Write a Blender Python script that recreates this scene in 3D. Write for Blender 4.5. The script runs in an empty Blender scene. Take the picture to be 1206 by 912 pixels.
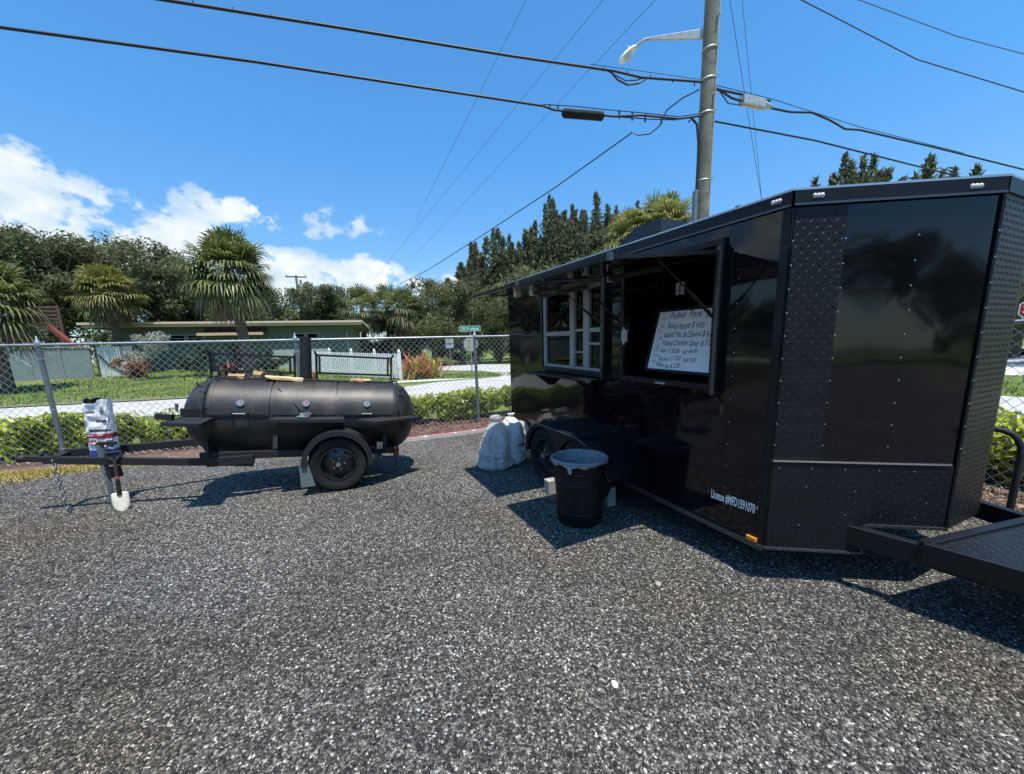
import bpy, math, random
import numpy as np
from math import sin, cos, radians, pi, atan2, sqrt
from mathutils import Vector, Matrix

random.seed(7)
rng = np.random.default_rng(7)
scene = bpy.context.scene
col = scene.collection

# ------------------------------------------------------------------ camera
PITCH, ROLL, EYE = 9.9888, -1.7985, 1.6
cam = bpy.data.cameras.new('camera')
cam.sensor_width = 36.0
cam.lens = 454.0 / 1206.0 * 36.0
cam.shift_y = 35.0 / 1206.0
cam.clip_start = 0.05
cam.clip_end = 2000.0
cam_ob = bpy.data.objects.new('camera', cam)
col.objects.link(cam_ob)
_p, _r = radians(PITCH), radians(ROLL)
_F = Vector((0, cos(_p), -sin(_p))); _R = Vector((1, 0, 0)); _D = Vector((0, -sin(_p), -cos(_p)))
_X = _R * cos(_r) - _D * sin(_r); _Yd = _R * sin(_r) + _D * cos(_r)   # image right, image down
m = Matrix((( _X.x, -_Yd.x, -_F.x, 0), (_X.y, -_Yd.y, -_F.y, 0), (_X.z, -_Yd.z, -_F.z, EYE), (0, 0, 0, 1)))
cam_ob.matrix_world = m
scene.camera = cam_ob

# ------------------------------------------------------------------ light
SUN = Vector((0.126, -0.246, 1.0)).normalized()
sun_el = math.asin(SUN.z); sun_az = atan2(SUN.x, SUN.y)
sl = bpy.data.lights.new('sun', 'SUN')
sl.energy = 5.0; sl.angle = radians(0.5); sl.color = (1.0, 0.955, 0.87)
so = bpy.data.objects.new('sun', sl); col.objects.link(so)
so.rotation_euler = (-SUN).to_track_quat('-Z', 'Y').to_euler()

scene.view_settings.view_transform = 'Standard'
scene.view_settings.look = 'None'
scene.view_settings.exposure = 0.32
scene.view_settings.gamma = 1.0

world = bpy.data.worlds.new('World'); scene.world = world; world.use_nodes = True
wn, wl = world.node_tree.nodes, world.node_tree.links
wn.clear()
def N(nt, typ, **kw):
    n = nt.nodes.new(typ)
    for k, v in kw.items(): setattr(n, k, v)
    return n
def math_n(nt, op, a, b=None, c=None):
    n = nt.nodes.new('ShaderNodeMath'); n.operation = op
    for i, x in enumerate((a, b, c)):
        if x is None: continue
        if isinstance(x, (int, float)): n.inputs[i].default_value = x
        else: nt.links.new(x, n.inputs[i])
    return n.outputs[0]
def build_sky():
    nt = world.node_tree
    out = N(nt, 'ShaderNodeOutputWorld'); bg = N(nt, 'ShaderNodeBackground')
    bg.inputs['Strength'].default_value = 0.114
    sky = N(nt, 'ShaderNodeTexSky', sky_type='NISHITA', sun_disc=False)
    sky.sun_elevation = sun_el; sky.sun_rotation = sun_az
    sky.air_density = 1.0; sky.dust_density = 0.35; sky.ozone_density = 3.0
    tint = N(nt, 'ShaderNodeMix', data_type='RGBA', blend_type='MULTIPLY')
    tint.inputs['B'].default_value = (0.63, 1.32, 1.66, 1)
    nt.links.new(sky.outputs[0], tint.inputs['A'])
    tc = N(nt, 'ShaderNodeTexCoord'); sep = N(nt, 'ShaderNodeSeparateXYZ')
    nt.links.new(tc.outputs['Generated'], sep.inputs[0])
    az = math_n(nt, 'ARCTAN2', sep.outputs['X'], sep.outputs['Y'])
    el = math_n(nt, 'ARCSINE', sep.outputs['Z'])
    hz = N(nt, 'ShaderNodeMapRange', interpolation_type='SMOOTHSTEP'); nt.links.new(math_n(nt, 'ABSOLUTE', el), hz.inputs[0])
    hz.inputs[1].default_value = 0.0; hz.inputs[2].default_value = 0.50; hz.inputs[3].default_value = 0.22; hz.inputs[4].default_value = 1.0
    nt.links.new(hz.outputs[0], tint.inputs['Factor'])
    # cumulus banks: azimuth, elevation, half width, half height, density
    banks = [(-0.83, 0.195, 0.20, 0.115, 0.92), (-0.70, 0.195, 0.18, 0.085, 0.92), (-0.86, 0.265, 0.07, 0.07, 1.0),
             (-0.563, 0.285, 0.12, 0.05, 0.75), (-0.385, 0.275, 0.12, 0.04, 0.48),
             (-0.49, 0.160, 0.14, 0.07, 1.1), (-0.345, 0.165, 0.11, 0.06, 1.1), (-0.215, 0.145, 0.07, 0.045, 0.8),
             (-0.12, 0.17, 0.05, 0.045, 0.7), (0.09, 0.335, 0.04, 0.02, 0.3),
             (-1.5, 0.22, 0.30, 0.09, 0.9), (-2.2, 0.16, 0.30, 0.08, 0.9), 
             (2.0, 0.16, 0.30, 0.07, 0.9), (1.3, 0.14, 0.22, 0.06, 0.8)]
    tot = None
    for a, e, ra, re, dn in banks:
        da = math_n(nt, 'DIVIDE', math_n(nt, 'SUBTRACT', az, a), ra)
        de = math_n(nt, 'DIVIDE', math_n(nt, 'SUBTRACT', el, e), re)
        d2 = math_n(nt, 'ADD', math_n(nt, 'MULTIPLY', da, da), math_n(nt, 'MULTIPLY', de, de))
        m_ = math_n(nt, 'MULTIPLY', math_n(nt, 'MAXIMUM', math_n(nt, 'SUBTRACT', 1.15, d2), 0.0), dn)
        tot = m_ if tot is None else math_n(nt, 'MAXIMUM', tot, m_)
    def fbm(scale, detail, off=(0, 0, 0), rough=0.55):
        mp = N(nt, 'ShaderNodeMapping'); mp.inputs['Location'].default_value = off
        mp.inputs['Scale'].default_value = (1, 1, 1.5)
        nt.links.new(tc.outputs['Generated'], mp.inputs[0])
        nz = N(nt, 'ShaderNodeTexNoise'); nz.inputs['Scale'].default_value = scale
        nz.inputs['Detail'].default_value = detail; nz.inputs['Roughness'].default_value = rough
        nt.links.new(mp.outputs[0], nz.inputs['Vector'])
        return nz.outputs[0]
    n1 = fbm(7.5, 10.0, rough=0.5)
    n3 = fbm(24.0, 8.0, (.3, .1, .2), .6)
    lump = math_n(nt, 'ADD', math_n(nt, 'MULTIPLY', math_n(nt, 'SUBTRACT', n1, 0.51), 6.2), math_n(nt, 'MULTIPLY', math_n(nt, 'SUBTRACT', n3, 0.5), 3.4))
    dens = math_n(nt, 'ADD', math_n(nt, 'MULTIPLY', tot, 1.15), lump)
    dens = math_n(nt, 'MULTIPLY', dens, math_n(nt, 'GREATER_THAN', tot, 0.0))
    sm = N(nt, 'ShaderNodeMapRange', interpolation_type='SMOOTHSTEP')
    nt.links.new(math_n(nt, 'MULTIPLY', dens, math_n(nt, 'MINIMUM', math_n(nt, 'MULTIPLY', tot, 4.0), 1.0)), sm.inputs[0])
    sm.inputs[1].default_value = 0.12; sm.inputs[2].default_value = 0.85
    cov = math_n(nt, 'MULTIPLY', sm.outputs[0], math_n(nt, 'MINIMUM', math_n(nt, 'ADD', tot, 0.22), 0.97))
    # body of the clouds: soft grey-blue folds in white
    n2 = fbm(13.0, 6.0, (0.02, 0.01, -0.035))
    cr = N(nt, 'ShaderNodeMapRange'); nt.links.new(n2, cr.inputs[0])
    cr.inputs[1].default_value = 0.34; cr.inputs[2].default_value = 0.6
    cmix = N(nt, 'ShaderNodeMix', data_type='RGBA'); nt.links.new(cr.outputs[0], cmix.inputs['Factor'])
    cmix.inputs['A'].default_value = (4.6, 5.7, 6.5, 1); cmix.inputs['B'].default_value = (7.1, 7.4, 7.5, 1)
    fin = N(nt, 'ShaderNodeMix', data_type='RGBA')
    nt.links.new(cov, fin.inputs['Factor']); nt.links.new(tint.outputs['Result'], fin.inputs['A'])
    nt.links.new(cmix.outputs['Result'], fin.inputs['B'])
    nt.links.new(fin.outputs['Result'], bg.inputs['Color']); nt.links.new(bg.outputs[0], out.inputs[0])
build_sky()

# ------------------------------------------------------------------ materials
MATS = {}
def pbr(name, color, rough=0.6, metal=0.0, var=0.0, vscale=6.0, bump=0.0, bscale=40.0, coat=0.0, spec=0.5, island=0.0, trans=0.0, dirt=None, dscale=3.0, coord='Object', alpha=1.0, wave=0.0, wscale=1.2):
    if name in MATS: return MATS[name]
    mt = bpy.data.materials.new(name); mt.use_nodes = True; nt = mt.node_tree
    b = nt.nodes['Principled BSDF']
    b.inputs['Roughness'].default_value = rough; b.inputs['Metallic'].default_value = metal
    b.inputs['Coat Weight'].default_value = coat; b.inputs['Coat Roughness'].default_value = 0.03
    b.inputs['Specular IOR Level'].default_value = spec
    tc = N(nt, 'ShaderNodeTexCoord'); cs = tc.outputs[coord]
    base = N(nt, 'ShaderNodeRGB'); base.outputs[0].default_value = (*color, 1)
    cur = base.outputs[0]
    def noise(sc, det=5):
        n = N(nt, 'ShaderNodeTexNoise'); n.inputs['Scale'].default_value = sc; n.inputs['Detail'].default_value = det
        nt.links.new(cs, n.inputs['Vector']); return n.outputs[0]
    if dirt:
        f = N(nt, 'ShaderNodeMapRange'); nt.links.new(noise(dscale, 7), f.inputs[0])
        f.inputs[1].default_value = 0.5; f.inputs[2].default_value = 0.72
        mx = N(nt, 'ShaderNodeMix', data_type='RGBA'); nt.links.new(f.outputs[0], mx.inputs['Factor'])
        nt.links.new(cur, mx.inputs['A']); mx.inputs['B'].default_value = (*dirt, 1); cur = mx.outputs['Result']
    if var or island:
        val = None
        if var:
            f = N(nt, 'ShaderNodeMapRange'); nt.links.new(noise(vscale), f.inputs[0])
            f.inputs[1].default_value = 0.25; f.inputs[2].default_value = 0.75
            f.inputs[3].default_value = 1 - var; f.inputs[4].default_value = 1 + var; val = f.outputs[0]
        if island:
            ge = N(nt, 'ShaderNodeNewGeometry'); f = N(nt, 'ShaderNodeMapRange')
            nt.links.new(ge.outputs['Random Per Island'], f.inputs[0])
            f.inputs[3].default_value = 1 - island; f.inputs[4].default_value = 1 + island
            val = f.outputs[0] if val is None else math_n(nt, 'MULTIPLY', val, f.outputs[0])
        hs = N(nt, 'ShaderNodeHueSaturation'); nt.links.new(val, hs.inputs['Value']); nt.links.new(cur, hs.inputs['Color'])
        cur = hs.outputs[0]
    nt.links.new(cur, b.inputs['Base Color'])
    if bump or wave:
        bp = N(nt, 'ShaderNodeBump'); bp.inputs['Strength'].default_value = 1.0
        bp.inputs['Distance'].default_value = bump if bump else wave
        nt.links.new(noise(bscale if bump else wscale, 4 if bump else 1), bp.inputs['Height'])
        nt.links.new(bp.outputs[0], b.inputs['Normal'])
        if coat: nt.links.new(bp.outputs[0], b.inputs['Coat Normal'])
    if trans:
        tr = N(nt, 'ShaderNodeBsdfTranslucent'); nt.links.new(cur, tr.inputs['Color'])
        mx = N(nt, 'ShaderNodeMixShader'); mx.inputs[0].default_value = trans
        o = nt.nodes['Material Output']
        nt.links.new(b.outputs[0], mx.inputs[1]); nt.links.new(tr.outputs[0], mx.inputs[2]); nt.links.new(mx.outputs[0], o.inputs[0])
    if alpha < 1:
        tr = N(nt, 'ShaderNodeBsdfTransparent'); mx = N(nt, 'ShaderNodeMixShader'); mx.inputs[0].default_value = alpha
        o = nt.nodes['Material Output']
        nt.links.new(tr.outputs[0], mx.inputs[1]); nt.links.new(b.outputs[0], mx.inputs[2]); nt.links.new(mx.outputs[0], o.inputs[0])
    MATS[name] = mt
    return mt

def glass_mat():
    mt = bpy.data.materials.new('window_glass'); mt.use_nodes = True; nt = mt.node_tree; nt.nodes.clear()
    o = N(nt, 'ShaderNodeOutputMaterial'); g = N(nt, 'ShaderNodeBsdfGlossy'); g.inputs['Roughness'].default_value = 0.01
    t = N(nt, 'ShaderNodeBsdfTransparent'); t.inputs[0].default_value = (0.6, 0.64, 0.64, 1)
    fr = N(nt, 'ShaderNodeFresnel'); fr.inputs[0].default_value = 1.42
    mx = N(nt, 'ShaderNodeMixShader')
    nt.links.new(math_n(nt, 'MULTIPLY', fr.outputs[0], 1.0), mx.inputs[0])
    nt.links.new(t.outputs[0], mx.inputs[1]); nt.links.new(g.outputs[0], mx.inputs[2]); nt.links.new(mx.outputs[0], o.inputs[0])
    return mt

def gravel_mat(name, stones=False):
    mt = bpy.data.materials.new(name); mt.use_nodes = True; nt = mt.node_tree
    b = nt.nodes['Principled BSDF']; b.inputs['Roughness'].default_value = 0.75; b.inputs['Specular IOR Level'].default_value = 0.35
    tc = N(nt, 'ShaderNodeTexCoord')
    ramp = N(nt, 'ShaderNodeValToRGB'); e = ramp.color_ramp.elements
    ramp.color_ramp.interpolation = 'LINEAR'
    e[0].position = 0.0; e[0].color = (0.016, 0.0156, 0.015, 1); e[1].position = 1.0; e[1].color = (0.66, 0.63, 0.585, 1)
    for p, c_ in ((0.30, (0.045, 0.042, 0.037, 1)), (0.57, (0.088, 0.082, 0.073, 1)), (0.79, (0.166, 0.155, 0.138, 1)), (0.94, (0.32, 0.30, 0.265, 1))):
        x = e.new(p); x.color = c_
    if stones:
        ge = N(nt, 'ShaderNodeNewGeometry'); rnd = ge.outputs['Random Per Island']
        nt.links.new(rnd, ramp.inputs[0])
    else:
        vo = N(nt, 'ShaderNodeTexVoronoi'); vo.inputs['Scale'].default_value = 90.0
        nt.links.new(tc.outputs['Object'], vo.inputs['Vector'])
        sx_ = N(nt, 'ShaderNodeSeparateColor'); nt.links.new(vo.outputs['Color'], sx_.inputs[0])
        nt.links.new(sx_.outputs[0], ramp.inputs[0])
        vo2 = N(nt, 'ShaderNodeTexVoronoi'); vo2.inputs['Scale'].default_value = 90.0
        nt.links.new(tc.outputs['Object'], vo2.inputs['Vector'])
        bp = N(nt, 'ShaderNodeBump'); bp.inputs['Distance'].default_value = 0.012; bp.invert = True
        nt.links.new(vo2.outputs['Distance'], bp.inputs['Height']); nt.links.new(bp.outputs[0], b.inputs['Normal'])
    # broad wear: tracks and dusty patches in the lot
    ge2 = N(nt, 'ShaderNodeNewGeometry')
    mp = N(nt, 'ShaderNodeMapping'); mp.inputs['Scale'].default_value = (0.55, 0.9, 1); nt.links.new(ge2.outputs['Position'], mp.inputs[0])
    nz = N(nt, 'ShaderNodeTexNoise'); nz.inputs['Scale'].default_value = 0.9; nz.inputs['Detail'].default_value = 6
    nt.links.new(mp.outputs[0], nz.inputs['Vector'])
    mr = N(nt, 'ShaderNodeMapRange'); nt.links.new(nz.outputs[0], mr.inputs[0])
    mr.inputs[1].default_value = 0.3; mr.inputs[2].default_value = 0.7; mr.inputs[3].default_value = 0.72; mr.inputs[4].default_value = 1.25
    hs = N(nt, 'ShaderNodeHueSaturation'); nt.links.new(mr.outputs[0], hs.inputs['Value']); nt.links.new(ramp.outputs[0], hs.inputs['Color'])
    tn = N(nt, 'ShaderNodeMix', data_type='RGBA', blend_type='MULTIPLY')
    nz2 = N(nt, 'ShaderNodeTexNoise'); nz2.inputs['Scale'].default_value = 0.5; nt.links.new(ge2.outputs['Position'], nz2.inputs['Vector'])
    mr2 = N(nt, 'ShaderNodeMapRange'); nt.links.new(nz2.outputs[0], mr2.inputs[0]); mr2.inputs[1].default_value = 0.45; mr2.inputs[2].default_value = 0.7
    nt.links.new(mr2.outputs[0], tn.inputs['Factor']); nt.links.new(hs.outputs[0], tn.inputs['A']); tn.inputs['B'].default_value = (1.08, 0.96, 0.82, 1)
    nt.links.new(tn.outputs['Result'], b.inputs['Base Color'])
    return mt

def grass_mat():
    mt = bpy.data.materials.new('lawn_grass'); mt.use_nodes = True; nt = mt.node_tree
    b = nt.nodes['Principled BSDF']; b.inputs['Roughness'].default_value = 0.9; b.inputs['Specular IOR Level'].default_value = 0.1
    ge = N(nt, 'ShaderNodeNewGeometry')
    def nz(sc, det=6, scl=(1, 1, 1)):
        mp = N(nt, 'ShaderNodeMapping'); mp.inputs['Scale'].default_value = scl; nt.links.new(ge.outputs['Position'], mp.inputs[0])
        n = N(nt, 'ShaderNodeTexNoise'); n.inputs['Scale'].default_value = sc; n.inputs['Detail'].default_value = det
        nt.links.new(mp.outputs[0], n.inputs['Vector']); return n.outputs[0]
    r = N(nt, 'ShaderNodeValToRGB'); e = r.color_ramp.elements
    e[0].position = 0.3; e[0].color = (0.085, 0.135, 0.026, 1); e[1].position = 0.75; e[1].color = (0.26, 0.27, 0.08, 1)
    x = e.new(0.52); x.color = (0.150, 0.205, 0.042, 1)
    nt.links.new(nz(0.7, 8), r.inputs[0])
    f = N(nt, 'ShaderNodeMapRange'); nt.links.new(nz(14, 5), f.inputs[0]); f.inputs[1].default_value = 0.3; f.inputs[2].default_value = 0.7
    f.inputs[3].default_value = 0.6; f.inputs[4].default_value = 1.35
    hs = N(nt, 'ShaderNodeHueSaturation'); nt.links.new(f.outputs[0], hs.inputs['Value']); nt.links.new(r.outputs[0], hs.inputs['Color'])
    nt.links.new(hs.outputs[0], b.inputs['Base Color'])
    bp = N(nt, 'ShaderNodeBump'); bp.inputs['Distance'].default_value = 0.06; nt.links.new(nz(30, 3), bp.inputs['Height']); nt.links.new(bp.outputs[0], b.inputs['Normal'])
    return mt

M_GRAVEL = gravel_mat('gravel_ground'); M_STONE = gravel_mat('gravel_stone', True); M_GRASS = grass_mat(); M_GLASS = glass_mat()
M_ROAD = pbr('pale_road', (0.46, 0.445, 0.42), 0.9, var=0.16, vscale=1.5, dirt=(0.36, 0.34, 0.31), dscale=0.8, bump=0.004, bscale=60)
M_WALK = pbr('pale_concrete', (0.56, 0.54, 0.50), 0.9, var=0.12, vscale=3)
M_MULCH = pbr('red_brown_mulch', (0.15, 0.085, 0.066), 0.95, var=0.6, vscale=40, bump=0.03, bscale=45, dirt=(0.30, 0.23, 0.19), dscale=9)
M_LITTER = pbr('leaf_litter', (0.17, 0.105, 0.07), 0.95, var=0.6, vscale=35, bump=0.03, bscale=45, dirt=(0.28, 0.22, 0.17), dscale=18)
M_GLOSS = pbr('gloss_black_panel', (0.0038, 0.0043, 0.0058), 0.055, coat=0.0, spec=0.42, wave=0.016, wscale=1.6, dirt=(0.0075, 0.0075, 0.008), dscale=1.3)
M_SATIN = pbr('satin_black_metal', (0.0075, 0.008, 0.0095), 0.42, spec=0.3, var=0.3, vscale=3)
M_TREAD = pbr('black_tread_plate', (0.009, 0.0095, 0.0105), 0.42, spec=0.28, var=0.35, vscale=5, bump=0.0006, bscale=90)
M_TREADHI = pbr('worn_tread_lug', (0.013, 0.0135, 0.015), 0.42, spec=0.26, island=0.5)
M_MATTE = pbr('matte_black', (0.008, 0.008, 0.009), 0.7)
M_INNER = pbr('dark_interior', (0.006, 0.0063, 0.009), 0.8)
M_ALU = pbr('bare_aluminium', (0.55, 0.56, 0.57), 0.4, 0.9, var=0.15)
M_TRIMED = pbr('worn_trim_edge', (0.10, 0.105, 0.115), 0.35, 0.7)
M_CHROME = pbr('bright_metal', (0.75, 0.75, 0.75), 0.2, 1.0)
M_GALV = pbr('galvanised_steel', (0.33, 0.36, 0.37), 0.45, 0.6, var=0.2, vscale=8)
M_GALVD = pbr('dull_galvanised_post', (0.17, 0.195, 0.205), 0.5, 0.45, var=0.25, vscale=6)
M_WIRE = pbr('galvanised_wire', (0.58, 0.62, 0.60), 0.5, 0.15, var=0.15, vscale=3)
M_RUBBER = pbr('tyre_rubber', (0.012, 0.012, 0.012), 0.8, spec=0.25, var=0.25, vscale=14, dirt=(0.028, 0.026, 0.024), dscale=5)
M_RIM = pbr('black_wheel_steel', (0.010, 0.010, 0.011), 0.28, coat=0.3)
M_WFRAME = pbr('grey_window_frame', (0.34, 0.35, 0.35), 0.45, var=0.1)
M_WHITE = pbr('white_paint', (0.86, 0.86, 0.84), 0.55, var=0.06, vscale=4)
M_PAPER = pbr('white_paper', (0.72, 0.72, 0.74), 0.8)
M_BOARD = pbr('whiteboard_face', (0.92, 0.92, 0.91), 0.25)
M_INK = pbr('marker_ink', (0.035, 0.04, 0.055), 0.6)
M_AMBER = pbr('amber_lens', (0.75, 0.26, 0.02), 0.15, coat=0.5)
M_RED = pbr('red_lens', (0.22, 0.012, 0.015), 0.2, coat=0.5)
M_LENS = pbr('clear_lens', (0.62, 0.62, 0.60), 0.12, coat=0.6)
M_SMOKER = pbr('oiled_black_steel', (0.020, 0.0195, 0.0195), 0.46, 0.15, var=0.35, vscale=4, dirt=(0.064, 0.051, 0.042), dscale=3.4, bump=0.0012, bscale=30, spec=0.45)
M_SOOT = pbr('sooty_steel', (0.012, 0.012, 0.0125), 0.6, var=0.3, vscale=5)
M_CANBLK = pbr('black_can_plastic', (0.008, 0.0083, 0.009), 0.5, spec=0.25, var=0.25, vscale=9)
M_LINER = pbr('clear_bin_liner', (0.50, 0.53, 0.55), 0.2, alpha=0.42, bump=0.015, bscale=16, spec=0.7)
M_GBAG = pbr('translucent_grey_bag', (0.66, 0.66, 0.65), 0.25, spec=0.7, bump=0.012, bscale=24, var=0.12, vscale=6, trans=0.45)
M_WBAG = pbr('white_plastic_sack', (0.80, 0.80, 0.79), 0.4, bump=0.008, bscale=18, trans=0.15)
M_REDP = pbr('red_print', (0.45, 0.02, 0.03), 0.5)
M_REDD = pbr('dark_red_print', (0.28, 0.018, 0.035), 0.5)
M_BLUE = pbr('blue_print', (0.02, 0.07, 0.26), 0.5)
M_GREYP = pbr('grey_print', (0.34, 0.36, 0.38), 0.5)
M_WOODR = pbr('split_firewood', (0.42, 0.26, 0.13), 0.85, var=0.35, vscale=12, dirt=(0.22, 0.10, 0.05), dscale=6, bump=0.004, bscale=25)
M_WOODP = pbr('pale_split_wood', (0.62, 0.44, 0.24), 0.85, var=0.25, vscale=14, bump=0.004, bscale=25)
M_BLOCK = pbr('weathered_block', (0.36, 0.345, 0.31), 0.9, var=0.25, vscale=10)
M_POLE = pbr('weathered_pole_wood', (0.20, 0.19, 0.145), 0.9, var=0.35, vscale=5, dirt=(0.11, 0.115, 0.08), dscale=2.5, bump=0.008, bscale=18)
M_CABLE = pbr('black_cable', (0.010, 0.013, 0.018), 0.6)
M_CABLEB = pbr('weathered_line', (0.06, 0.085, 0.12), 0.6)
M_LAMPG = pbr('lamp_arm_aluminium', (0.46, 0.46, 0.43), 0.5, 0.4, var=0.2)
M_HOUSE = pbr('dark_green_stucco', (0.115, 0.150, 0.112), 0.9, var=0.12, vscale=2, bump=0.004, bscale=40)
M_HOUSEL = pbr('pale_green_stucco', (0.34, 0.42, 0.34), 0.9, var=0.1, vscale=2)
M_CREAM = pbr('cream_fascia', (0.62, 0.52, 0.36), 0.7, var=0.08)
M_PEACH = pbr('peach_fascia', (0.62, 0.43, 0.24), 0.7, var=0.08)
M_BROWN = pbr('brown_wall', (0.06, 0.045, 0.04), 0.9)
M_ROOF = pbr('grey_roof', (0.14, 0.13, 0.12), 0.9, var=0.2)
M_GWALL = pbr('grey_green_boards', (0.20, 0.25, 0.255), 0.8, var=0.15, vscale=2)
M_REDWOOD = pbr('red_stained_timber', (0.22, 0.055, 0.04), 0.8, var=0.2)
M_BRNWOOD = pbr('brown_lattice_timber', (0.12, 0.065, 0.038), 0.8, var=0.2)
M_YELLOW = pbr('yellow_hydrant_paint', (0.72, 0.50, 0.04), 0.45, var=0.1)
M_SIGNB = pbr('dull_sign_back', (0.40, 0.38, 0.32), 0.6, 0.3, var=0.12)
M_SIGNG = pbr('green_sign', (0.02, 0.24, 0.15), 0.5)
M_SIGNR = pbr('red_sign', (0.42, 0.012, 0.02), 0.5)
M_BARK = pbr('grey_bark', (0.10, 0.08, 0.06), 0.95, var=0.4, vscale=3, bump=0.02, bscale=12)
M_PALMT = pbr('palm_trunk', (0.115, 0.085, 0.062), 0.95, var=0.4, vscale=5, bump=0.03, bscale=10)
M_OAK = pbr('oak_leaf', (0.116, 0.132, 0.056), 0.5, island=0.5, var=0.3, vscale=0.4, trans=0.35, spec=0.4)
M_OLIVE = pbr('olive_leaf', (0.155, 0.165, 0.068), 0.6, island=0.5, var=0.3, vscale=0.4, trans=0.25, spec=0.3)
M_PINE = pbr('casuarina_needle', (0.145, 0.152, 0.082), 0.7, island=0.5, var=0.3, vscale=0.3, trans=0.3, spec=0.2)
M_PALM = pbr('palm_frond', (0.150, 0.172, 0.052), 0.42, island=0.4, var=.35, vscale=1.2, trans=0.25, spec=0.5)
M_PALMY = pbr('yellow_palm_frond', (0.21, 0.20, 0.048), 0.45, island=0.4, trans=0.25)
M_PALMB = pbr('bleached_palm_frond', (0.26, 0.27, 0.085), 0.45, island=0.45, trans=0.25)
M_DEAD = pbr('dead_frond', (0.18, 0.135, 0.085), 0.9, island=0.4)
M_HEDGE = pbr('lime_hedge_leaf', (0.36, 0.40, 0.030), 0.35, island=0.6, trans=0.35, spec=0.5)
M_HEDGED = pbr('dark_hedge_leaf', (0.050, 0.105, 0.022), 0.45, island=0.5, trans=0.2)
M_SHRUB = pbr('dark_shrub_leaf', (0.022, 0.052, 0.018), 0.55, island=0.5, trans=0.15)
M_VARIEG = pbr('pale_variegated_leaf', (0.36, 0.37, 0.31), 0.6, island=0.5, trans=0.2)
M_TI = pbr('red_ti_leaf', (0.24, 0.035, 0.045), 0.5, island=0.5, trans=0.3)
M_CROTON = pbr('orange_croton_leaf', (0.28, 0.11, 0.04), 0.5, island=0.6, trans=0.25)
M_CORD = pbr('orange_bromeliad_leaf', (0.58, 0.19, 0.085), 0.5, island=0.5, trans=0.3)
M_CORDY = pbr('yellow_green_blade', (0.36, 0.33, 0.045), 0.5, island=0.5, trans=0.3)
M_WEED = pbr('dry_yellow_grass', (0.34, 0.27, 0.075), 0.8, island=0.5, trans=0.2)
M_TAPE = pbr('yellow_green_tape', (0.42, 0.62, 0.06), 0.5)
M_ORANGE = pbr('orange_plastic', (0.50, 0.07, 0.015), 0.5)
M_STEELBOX = pbr('brushed_steel_box', (0.16, 0.17, 0.18), 0.4, 0.6)
M_LOGBARK = pbr('log_bark', (0.16, 0.085, 0.05), 0.95, var=0.4, vscale=14, bump=0.006, bscale=30)

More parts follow.
